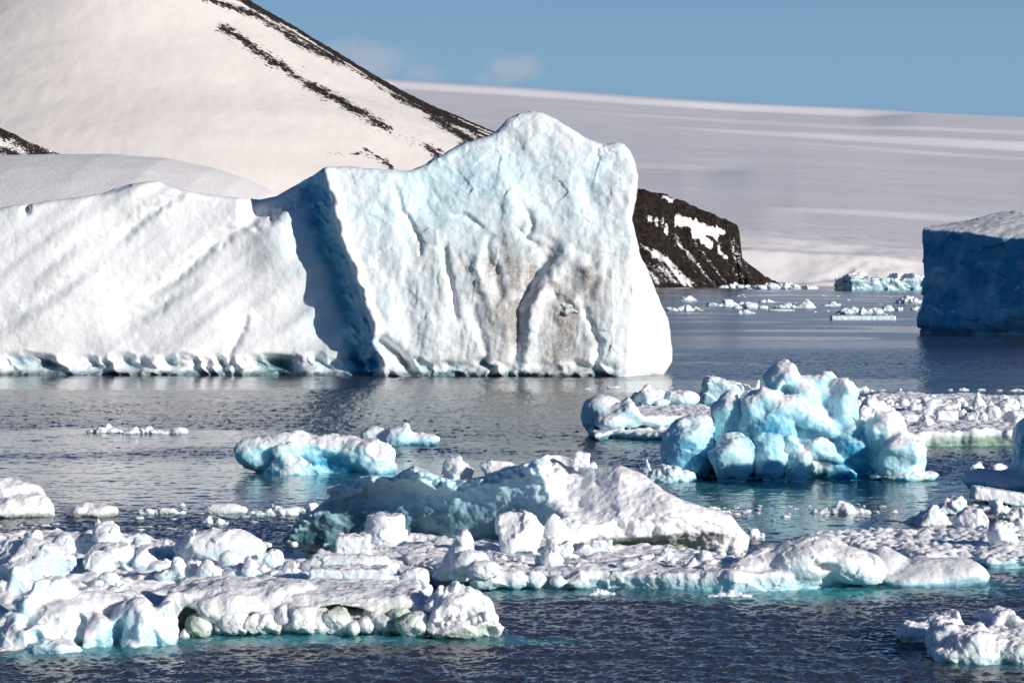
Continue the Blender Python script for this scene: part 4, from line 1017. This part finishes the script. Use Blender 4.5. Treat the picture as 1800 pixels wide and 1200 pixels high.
def build_front_floe():
    zt = .85
    lip = [('e', 1300, 1018, 80, 26, 0, 2.0, 4), ('c', 1330, 1000, 70, 34, .6, 2.2, -10, 4), ('e', 1410, 985, 75, 38, .6, 2.4, -6), ('c', 1440, 972, 62, 32, 1.2, 2.0, 6, 7), ('e', 1490, 992, 62, 32, .5, 2.2, 14), ('c', 1515, 998, 46, 24, .2, 1.6, 12, 9), ('e', 1240, 1020, 60, 22, .2, 1.8, 0),
           ('e', 1450, 996, 22, 9, -1.6, .8, 0, 0, -1)]
    floe('ice_floe', 'long front floe with a thick white rounded lip at its right end', [(588, 962), (650, 940), (760, 936), (860, 945), (1000, 950), (1150, 955), (1290, 972), (1400, 955), (1480, 960), (1550, 985), (1552, 993), (1500, 1000), (1380, 1006), (1300, 1010), (1180, 1006), (1080, 1003), (960, 1002), (860, 1001), (800, 1004), (765, 998), (735, 984), (640, 974)],
         zt, px=1.6, seed=7, noise=(('k', 1.1, .16), ('k', .45, .05), ('w', .4, .04), ('f', .15, .02)), rough=(('f', 1.4, .25), ('w', .7, .10)), top_ice=.02, side=.28, wet=.35, wet_h=.5, under=.45, lumps=[pxblob(136., b) for b in lip]+
         [pxblob(135., b) for b in (('e', 980, 1022, 13, 12, -.2, .4), ('e', 905, 1016, 22, 18, 0, .6), ('c', 940, 1018, 22, 16, 0, .6, 0, 3), ('c', 870, 1018, 26, 18, 0, .7, 0, 4), ('c', 1015, 1020, 20, 15, 0, .5, 0, 6), ('e', 845, 1022, 20, 14, 0, .6))], zmax=3.0, lump_k=.2)
    SHOALS.append((5, 133.5, 16, 4, .45)); SHOALS.append((13, 133.5, 7, 5, .9)); SHOALS.append((-1, 134, 6, 3, .5))
    z = zt
    L = [('ice_stump', 'round stump of ice standing apart in front of the dark shaded wall', 640, 714, 904, 957, 's', 3, {}), ('ice_block', 'tall pointed ice block at the left end of the front floe cluster', 772, 856, 924, 1008, 'p', 21, {'depth': 1.0}),
         ('ice_block', 'rounded shoulder leaning on the tall pointed block', 792, 862, 966, 1010, 'e', 22, {}), ('ice_block', 'low rounded boulder in front of the tall pointed block', 822, 878, 983, 1016, 'e', 23, {}),
         ('ice_block', 'big smooth boulder with a grey shaded brow in the cluster', 868, 952, 902, 974, 'c', 24, {'depth': 1.0}), ('ice_block', 'sharp ridged block in the middle of the cluster', 936, 1022, 897, 972, 'p', 25, {'depth': .9}),
         ('ice_block', 'curved fin of ice at the right of the cluster', 974, 1040, 904, 962, 'c', 26, {}), ('ice_block', 'small square block right of the cluster', 1040, 1076, 947, 974, 'b', 27, {}),
         ('ice_block', 'egg shaped block lying in front of the cluster', 950, 990, 966, 996, 'e', 28, {}), ('ice_block', 'flat lens of ice between the egg and the square block', 1014, 1042, 956, 978, 'c', 29, {}),
         ('ice_block', 'half buried plate of ice on the bare snow right of centre', 1083, 1118, 983, 998, 'c', 30, {}), ('ice_block', 'small lump of snow under the green undercut edge', 1155, 1187, 967, 985, 'l', 31, {}),
         ('ice_block', 'grey snow hump at the foot of the white lip', 1208, 1266, 968, 998, 'l', 32, {}), ('ice_block', 'squared snow block at the left foot of the stump', 592, 650, 940, 980, 'b', 33, {'depth': 1.2}),
         ('ice_block', 'jumbled base lump under the sharp ridged block', 955, 1010, 948, 978, 'l', 34, {})]
    for nm, lab, a, b, t, e, k, sd, kw in L:
        chunk(nm, lab, a, b, t, e, z, k, sd, top=.02, side=.2, wet=.1, tilt=kw.pop('tilt', 0), **kw)
    rr = random.Random(8)
    for i in range(34):
        c = rr.choice(((880, 968, 45, 8), (1000, 975, 60, 12), (1130, 985, 120, 8), (700, 955, 60, 8), (890, 990, 40, 6), (1290, 975, 40, 6)))
        px, row = rr.gauss(c[0], c[2]*.6), rr.gauss(c[1], c[3]*.6); w = rr.uniform(8, 24)
        if row > 1000: row = 998
        chunk('ice_block', 'crumb of ice scattered on the snow of the long front floe', px-w/2, px+w/2, row-w*rr.uniform(.4, .8), row, z, 'c', 200+i, group='crumbs on the front floe', top=.02, side=.1, wet=.05)
    chunk('slush', 'thin tongue of slush at the waterline under the front floe', 1036, 1078, 1033, 1046, 0, 'l', 41, 'ice fragment', top=.1, side=.2)
    chunk('slush', 'low slushy shelf floating below the white lip', 1246, 1320, 1036, 1049, 0, 'l', 42, 'ice fragment', top=.1, side=.2)
    sculpt('ice_floe', 'smooth pale blue saddle of ice at the right of the white lip', 'growler', 137.5,
           [('e', 1640, 1012, 95, 32, .6, 2.2, 2), ('p', 1562, 992, 62, 40, 1.0, 2.0, 0, 12), ('e', 1560, 1000, 40, 34, .9, 1.6), ('e', 1690, 1006, 46, 26, .2, 1.6, 6), ('e', 1610, 1022, 70, 22, -.2, 1.6), ('c', 1680, 1012, 52, 26, 0, 1.6, 4, 5)], ICE_NEAR, px=1.6, k=8, warp=4, wscale=30,
           rough=(('f', 26, 3), ('r', 12, .8), ('h', 10, .8)), top=.08, side=.42, wet=.35, wet_h=.5, seed=3)
    SHOALS.append((20.5, 135.5, 4.5, 4, .5))

def build_right_floes():
    zt = .6
    floe('ice_floe', 'flat rubbly snow floe at the right edge behind the white lip', [(1418, 944), (1440, 934), (1530, 930), (1610, 927), (1730, 926), (1820, 920), (1950, 920), (1950, 980), (1800, 978), (1733, 979), (1700, 972), (1640, 977), (1590, 970), (1510, 962), (1450, 952)], zt, px=1.8, seed=9,
         noise=(('f', .8, .12), ('w', .35, .10)), rough=(('w', .65, .34), ('f', 2.0, .2)), top_ice=.03, side=.35, wet=.4, wet_h=.4, under=.5, lumps=[pxblob(148., b) for b in (('c', 1765, 975, 30, 18, 0, .8, 0, 3), ('e', 1775, 985, 16, 12, -.3, .5), ('e', 1796, 982, 20, 14, -.2, .6), ('c', 1740, 980, 18, 12, 0, .5, 0, 5))], zmax=2.0)
    SHOALS.append((25.5, 146, 6, 4, .7)); SHOALS.append((30, 193, 5, 6, .15))
    L = [('ice_block', 'grey shaded pyramid of ice behind the rubbly right floe', 1590, 1684, 884, 924, 0, 'p', 31, {'depth': 1.2, 'side': .4}), ('ice_block', 'white angular block with a notch behind the snow ball', 1680, 1738, 894, 934, .5, 'c', 52, {}),
         ('ice_block', 'round ball of ice casting a long shadow on the right floe', 1740, 1790, 919, 962, .6, 'c', 53, {'depth': 1.0}), ('ice_block', 'lumpy snow behind the round ball at the right edge', 1752, 1830, 906, 938, .5, 'l', 54, {}),
         ('ice_block', 'ragged white lump in the broken pile at the right edge', 1643, 1718, 868, 899, .2, 'l', 55, {}), ('ice_block', 'smaller ragged lump right of the broken pile', 1722, 1770, 876, 902, .2, 'l', 56, {}), ('ice_block', 'grey lump of slush low at the right edge', 1768, 1830, 886, 914, .1, 'l', 57, {}),
         ('ice_slab', 'long tilted plank of snowy ice at the right edge', 1708, 1850, 864, 884, .2, 'b', 58, {'tilt': 9, 'depth': 1.6}),
         ('growler', 'low snow capped growler in front of the turquoise iceberg', 1428, 1524, 879, 902, 0, 'l', 59, {}), ('growler', 'small white knob afloat off the tip of the tilted floe', 1313, 1340, 926, 946, 0, 'l', 60, {}),
         ('growler', 'pale lump of ice beside the dark berg at the right edge', 1699, 1729, 811, 834, 0, 'c', 61, {'side': .45})]
    for nm, lab, a, b, t, e, z, k, sd, kw in L:
        kw.setdefault('side', .2)
        chunk(nm, lab, a, b, t, e, z, k, sd, 'growler' if nm == 'growler' else 'ice block', top=.03, wet=.2, **kw)
    for i, (a, b, t, e) in enumerate(((1263, 1281, 893, 901), (1306, 1319, 894, 901), (1376, 1386, 901, 909), (1246, 1262, 886, 895), (1566, 1577, 896, 901), (1288, 1300, 900, 905))):
        chunk('growler', ('brown tinged crumb afloat below the turquoise berg, leftmost but one', 'rounded crumb afloat below the turquoise berg', 'upright crumb afloat in mid channel', 'crumb touching the back of the tilted floe', 'lone crumb left of the grey pyramid', 'flat crumb afloat off the tilted floe')[i], a, b, t, e, 0, 'l', 70+i, 'growler', top=.1, side=.2, dirt=.4)
    # shaded berg cut by the frame; unseen bulk at its right added to shade it
    d = 190.
    sculpt('iceberg', 'dark blue shaded berg cut off by the right edge', 'iceberg', d,
           [('e', 1822, 800, 40, 62, 2.0, 3.2, 8), ('e', 1815, 765, 32, 34, 2.2, 2.6), ('e', 1790, 850, 50, 24, 1.0, 2.6), ('e', 1740, 850, 44, 22, .6, 2.6, 8), ('e', 1712, 842, 20, 10, 1.4, 1.6), ('e', 1850, 830, 70, 50, 2, 3.5), ('c', 1885, 780, 60, 90, 2, 3.5, 0, 4), ('c', 1945, 760, 90, 125, -3.5, 4.5, 0, 14), ('e', 1940, 800, 90, 110, -3, 4.0),
            ], ICE_BLUE, px=1.7, k=9, warp=5, wscale=36, rough=(('f', 24, 3), ('h', 18, 3), ('w', 8, .8)), top=.08, side=.75, wet=.2, wet_h=1., seed=6)
    chunk('snow_mound', 'sunlit snow heap on the foot of the dark right edge berg', 1726, 1786, 815, 842, .5, 'l', 64, 'snow bank', depth=1.0, top=.02, side=.1)
    # lower right corner
    sculpt('ice_floe', 'lumpy white floe alone in the lower right corner', 'ice floe', 110.,
           [('e', 1760, 1135, 130, 32, 1.2, 2.2), ('c', 1700, 1132, 72, 38, .6, 1.5, -6, 5), ('c', 1752, 1098, 40, 30, 2.6, 1.1, 0, 7), ('p', 1752, 1094, 36, 26, 2.6, 1.0, 6, 4), ('e', 1660, 1120, 34, 26, 1.0, 1.1), ('c', 1790, 1115, 42, 34, 2.2, 1.3, 12, 8), ('e', 1800, 1140, 90, 26, .4, 1.6), ('c', 1730, 1150, 60, 20, -.1, 1.0, 4, 9),
            ('c', 1840, 1130, 60, 34, 1.5, 1.5, 0, 11), ('e', 1668, 1148, 34, 17, .1, .9), ('e', 1725, 1112, 36, 12, 1.6, 1.0)], px=1.7, k=6, warp=6, wscale=32, rough=(('f', 22, 5), ('k', 18, 5), ('w', 10, 1.4), ('f', 6, 1.0)), top=.03, side=.26, wet=.3, wet_h=.35, seed=7)
    sculpt('ice_floe', 'lower lobe of white ice behind the lumpy corner floe', 'ice floe', 116.,
           [('e', 1608, 1112, 32, 18, .2, 1.0), ('c', 1650, 1098, 46, 20, 1.2, 1.2, -6, 5), ('c', 1672, 1092, 24, 20, 1.6, .9, 0, 6), ('e', 1640, 1112, 50, 16, .8, 1.1), ('p', 1676, 1088, 20, 16, 1.8, .7, 0, 5)], px=1.6, k=5, warp=5, wscale=24, rough=(('f', 18, 4), ('k', 14, 4), ('f', 5, 1)), top=.03, side=.24, wet=.3, wet_h=.3, seed=8)
    SHOALS.append((19, 110, 4, 3, .25))

def build_left_pack():
    zt = .55
    floe('ice_floe', 'broad snow covered floe of the left foreground under all the blocks', [(-160, 940), (0, 940), (150, 936), (250, 940), (330, 955), (470, 975), (560, 972), (640, 975), (720, 990), (756, 1010), (750, 1030), (600, 1045), (480, 1052), (400, 1060), (330, 1078), (200, 1085), (0, 1090), (-160, 1090)], zt, px=2.1, seed=12,
         noise=(('f', .9, .12), ('w', .4, .06)), rough=(('f', 1.8, .45), ('w', .9, .25), ('w', .4, .10)), top_ice=.03, side=.25, wet_h=.4, zmax=2.0)
    # front: blue domed berg at the left
    d = 114.
    B = [('p', 95, 1082, 84, 80, 2.4, 2.2, -4, 15), ('c', 92, 1065, 46, 50, 2.2, 1.4, -14, 4), ('e', 110, 1100, 70, 52, 1.6, 1.7), ('e', 60, 1125, 70, 40, .6, 1.4), ('c', 15, 1118, 62, 40, 1.0, 1.6, 0, 6), ('e', -40, 1110, 70, 50, 2, 1.8),
         ('e', 160, 1066, 60, 34, 3.2, 1.6), ('e', 205, 1072, 60, 34, 3.4, 1.7), ('e', 180, 1115, 60, 40, 2.2, 1.6), ('c', 176, 1118, 26, 44, .8, .8, 6, 31), ('c', 158, 1128, 18, 34, .3, .7, 0, 32), ('e', 240, 1098, 42, 52, 1.6, 1.3), ('c', 250, 1104, 34, 48, 1.0, 1.0, 4, 8), ('e', 290, 1102, 26, 46, 1.8, 1.1), ('c', 290, 1090, 26, 36, 1.6, 1.0, 0, 9), ('e', 235, 1138, 40, 16, .7, .8),
         ('e', 105, 1142, 44, 20, -1.0, .8), ('e', 78, 1136, 22, 18, -1.1, .6), ('e', 30, 1146, 60, 14, -.2, .9), ('c', 52, 1060, 24, 16, 1.2, .8, -30, 5),
         ('e', 207, 1122, 13, 34, .4, 1.1, 6, 0, -1), ('e', 138, 1096, 12, 26, .2, .8, -24, 0, -1), ('e', 268, 1128, 9, 26, .2, .7, 0, 0, -1), ('e', 38, 1092, 22, 14, -.2, .8, 30, 0, -1), ('e', 62, 1122, 14, 12, -1.0, .8, 0, 0, -1)]
    def edit(V, M, Q):
        x = 900+V[:, 0]/V[:, 1]*F; r = HOR-(V[:, 2]-H)/V[:, 1]*F
        M[:, 0] = np.clip(M[:, 0]+.32*np.exp(-(((x-205)/22)**2+((r-1115)/34)**2))+.22*np.exp(-(((x-75)/24)**2+((r-1135)/18)**2))+.25*np.exp(-(((x-25)/40)**2+((r-1065)/34)**2)), 0, 1); return M
    sculpt('iceberg', 'pale blue domed ice mass with a peak in the lower left corner', 'growler', d, B, ICE_NEAR, px=1.8, k=8, warp=7, wscale=40, rough=(('h', 34, 7), ('k', 34, 4), ('f', 20, 2), ('k', 14, 1.4), ('f', 5, .7)), edit=edit, top=.06, side=.34, wet=.2, wet_h=.6, seed=9)
    SHOALS.append((-17.5, 114, 5.5, 4.0, .6))
    sculpt('ice_fragment', 'two pronged scrap of clear ice floating off the domed ice mass', 'ice fragment', 118., [('p', 322, 1124, 22, 26, 0, .6, 0, 5), ('p', 342, 1126, 14, 16, .1, .5, 0, 6), ('p', 364, 1132, 14, 10, 0, .4, 16, 7), ('e', 338, 1133, 34, 6, 0, .5)], px=1.4, k=3, rough=(('f', 12, 2), ('h', 9, 1.4)), top=.15, side=.3, wet_h=.2)
    # front ledge floe with a row of knobs and green hollows
    d = 118.
    K = [('b', 520, 1076, 215, 46, 3.8, 3.4, 1), ('e', 400, 1062, 110, 44, 2.6, 3.0, -4), ('e', 600, 1060, 170, 26, 2.4, 2.6, 1), ('e', 700, 1068, 70, 34, 2.0, 1.8, 0), ('c', 735, 1060, 30, 26, 1.6, 1.2, 0, 15), ('e', 470, 1040, 80, 18, 2.4, 2.0, -8)]
    rr = random.Random(6)
    KB = []
    for i in range(21):
        px = 345+i*20+rr.uniform(-11, 11); q = rr.choice((rr.uniform(8, 14), rr.uniform(15, 29))); KB.append((rr.choice('ecc'), px, 1113-q*.7-rr.uniform(0, 7), q*rr.uniform(.75, 1.4), q, .1+rr.uniform(-.1, .5), .6, rr.uniform(-15, 15), rr.randint(1, 99)))
    for i in range(12):
        px = 350+i*22+rr.uniform(-8, 8); q = rr.uniform(10, 18); K.append((rr.choice('ec'), px, 1080+rr.uniform(-5, 8), q, q, .5, .5, 0, rr.randint(1, 99)))
    K += [('c', 725, 1098, 28, 26, -.3, .9, 0, 21), ('c', 606, 1073, 40, 9, .1, 1.6, 2, 3, -1), ('c', 575, 1070, 22, 6, -.1, 1.2, -4, 5, -1), ('c', 560, 1082, 34, 7, -.3, 1.0, 6, 7, -1), ('c', 645, 1079, 22, 6, -.1, 1.2, 4, 8, -1), ('c', 700, 1082, 22, 11, .2, 1.3, 0, 4, -1), ('c', 500, 1084, 30, 6, -.3, 1.0, -5, 9, -1), ('c', 440, 1086, 26, 6, -.4, 1.0, 5, 6, -1), ('e', 690, 1104, 14, 12, -.2, .9, 0, 0, -1), ('e', 335, 1092, 26, 32, .6, 1.0, 0, 0, -1)]
    def edit2(V, M, Q):
        x = 900+V[:, 0]/V[:, 1]*F; r = HOR-(V[:, 2]-H)/V[:, 1]*F
        g = np.zeros(len(V))
        for (cx, cy, rx, ry, a) in ((606, 1074, 44, 10, .7), (700, 1083, 34, 18, .75), (500, 1108, 60, 12, .35), (335, 1095, 28, 30, .6), (690, 1105, 20, 14, .55), (520, 1072, 40, 10, .3), (800, 1105, 60, 15, .35)):
            g = np.maximum(g, a*np.exp(-(((x-cx)/rx)**2+((r-cy)/ry)**2)))
        M[:, 1] = np.clip(M[:, 1]+g, 0, 1); return M
    KB.append(('c', 725, 1098, 30, 28, -.3, .9, 0, 21))
    o = sculpt('ice_floe', 'white ledge of ice with green hollows and a row of knobs along the water', 'ice floe', d, K, ICE_NEAR, px=1.8, k=5, warp=4, wscale=22, rough=(('f', 30, 3), ('k', 20, 2.2), ('f', 9, 1.3), ('f', 5, .8)), edit=edit2, top=.02, side=.16, wet=.15, wet_h=.4, green=.35, gh=.35, seed=10)
    for i, b in enumerate(KB):
        sculpt('knob', None, None, d, [b], ICE_NEAR, px=1.4, k=3, warp=2.5, wscale=14, parent=o, seed=20+i, melt=.08, rough=(('k', 12, 2.0), ('w', 6, 1.0), ('f', 5, .9)), edit=edit2, top=.02, side=.12, wet=.15, wet_h=.3, green=.35, gh=.3)
    SHOALS.append((-8, 116.8, 7.6, 2.6, .8)); SHOALS.append((0, 116, 3.6, 1.6, .5))
    d = 117.5
    C = [('c', 812, 1080, 54, 44, .7, 1.3, 0, 4), ('c', 798, 1066, 40, 36, .5, 1.0, 10, 5), ('c', 840, 1090, 36, 34, .5, 1.0, -14, 15), ('c', 864, 1108, 20, 16, .3, .7, 0, 8), ('c', 800, 1106, 46, 18, -.4, .9, 0, 6), ('c', 776, 1090, 26, 34, .1, .9, 0, 9)]
    for i, (cx, cy) in enumerate(((757, 1062), (763, 1048), (774, 1038), (787, 1032), (800, 1030), (813, 1033), (825, 1040), (836, 1048), (845, 1058), (853, 1070), (863, 1082), (872, 1095))):
        C.append(('cp'[i % 2], cx, cy+3, 10, 12, .5, .45, (cx-805)*-.5, 30+i))
    for i in range(9): C.append(('c', 766+i*11, 1084+((i*7) % 4)*3, 8, 9, -.55, .35, 0, 50+i))
    C += [('c', 820, 1072, 30, 10, -.7, .5, 4, 3, -1), ('e', 858, 1112, 20, 16, -.5, .6, 0, 0, -1)]
    sculpt('ice_block', 'crown shaped white chunk with a frilled rim at the end of the green hollowed ledge', 'ice block', d, C, ICE_NEAR, px=1.4, k=2.2, warp=2, wscale=16, rough=(('k', 14, 2.5), ('w', 7, 1.2), ('f', 5, .8)), top=.06, side=.14, wet=.15, wet_h=.3, green=.45, gh=.9, seed=11)
    # blocks behind
    L = [('low snow mound at the left rear of the pack', -20, 102, 930, 970, 'l', {}), ('large boulder with a blue shaded face at the left edge', -22, 124, 953, 1030, 'c', {'depth': 1.1}), ('rounded grey knob right of the large left edge boulder', 88, 134, 939, 980, 'e', {}),
         ('snow mound with a dark left cheek and rounded back', 126, 246, 919, 972, 'l', {'depth': 1.3}), ('tiny spike of ice on the rounded snow mound', 164, 183, 909, 925, 'p', {}), ('broad white boulder below the rounded snow mound', 150, 240, 953, 1006, 'c', {'depth': 1.0}),
         ('upright white block with a flat bright face', 148, 196, 969, 1016, 'c', {'tilt': 15}), ('small boulder right of the broad white one', 224, 290, 958, 1004, 'l', {}), ('rough low hump behind the small boulders', 256, 324, 942, 978, 'l', {}),
         ('long smooth snow mound with a teal foot at the back of the pack', 304, 466, 928, 994, 'e', {'depth': 1.0, 'side': .32}), ('ragged crest of spiky lumps in front of the long smooth mound', 276, 386, 978, 1020, 'l', {}), ('round snowball in the middle of the left pack', 172, 211, 1004, 1030, 'e', {}),
         ('low cracked hump below the round snowball', 182, 264, 1026, 1052, 'l', {}), ('small frilled lump behind the white ledge', 338, 386, 1032, 1060, 'l', {}), ('upright little block right of the long smooth mound', 462, 498, 966, 996, 'c', {}),
         ('heap of lumps between the long mound and the flat slab', 400, 480, 978, 1020, 'l', {}), ('second heap of lumps beside the upright little block', 476, 536, 985, 1022, 'l', {}), ('flat topped slab with a bright front face', 546, 684, 996, 1034, 'b', {'depth': 1.3}),
         ('snow hump behind the flat topped slab', 524, 704, 972, 1014, 'e', {'depth': .8}), ('white rounded block right of the flat topped slab', 703, 756, 999, 1034, 'c', {}), ('small block wedged against the flat topped slab', 664, 708, 1012, 1034, 'c', {}), ('pointed drift on the left edge of the pack', 0, 60, 1000, 1050, 'l', {}),
         ('long low drift behind the pale blue domed mass', 120, 200, 1030, 1064, 'l', {}), ('snow drift leading up to the white ledge', 395, 540, 1018, 1056, 'e', {'depth': .8}), ('knob on the small boulder heap by the long mound', 384, 424, 968, 1000, 'c', {})]
    for i, (lab, a, b, t, e, k, kw) in enumerate(L):
        kw = dict(kw); kw.setdefault('side', .35)
        chunk('ice_block', lab, a, b, t, e, zt, k, 120+i, top=.03, wet=.12, group='blocks heaped on the left pack', **kw)
    rr = random.Random(9)
    for i in range(60):
        px, row = rr.uniform(0, 740), rr.uniform(955, 1050); w = rr.uniform(8, 26)
        if row > 1030 and px > 450: row -= 40
        chunk('ice_block', 'crumb of broken ice strewn between the blocks of the left pack', px-w/2, px+w/2, row-w*rr.uniform(.4, .8), row, zt, 'c', 900+i, group='crumbs on the left pack', top=.03, side=.12, wet=.05)
for fn in (build_snow_hill, build_snow_dome, build_plateau, build_headland, build_main_iceberg, build_right_iceberg, build_far_ice, build_middle_floes, build_blue_iceberg,
           build_small_blue, build_shadowed_floe, build_front_floe, build_right_floes, build_left_pack, build_sea_object):
    fn();
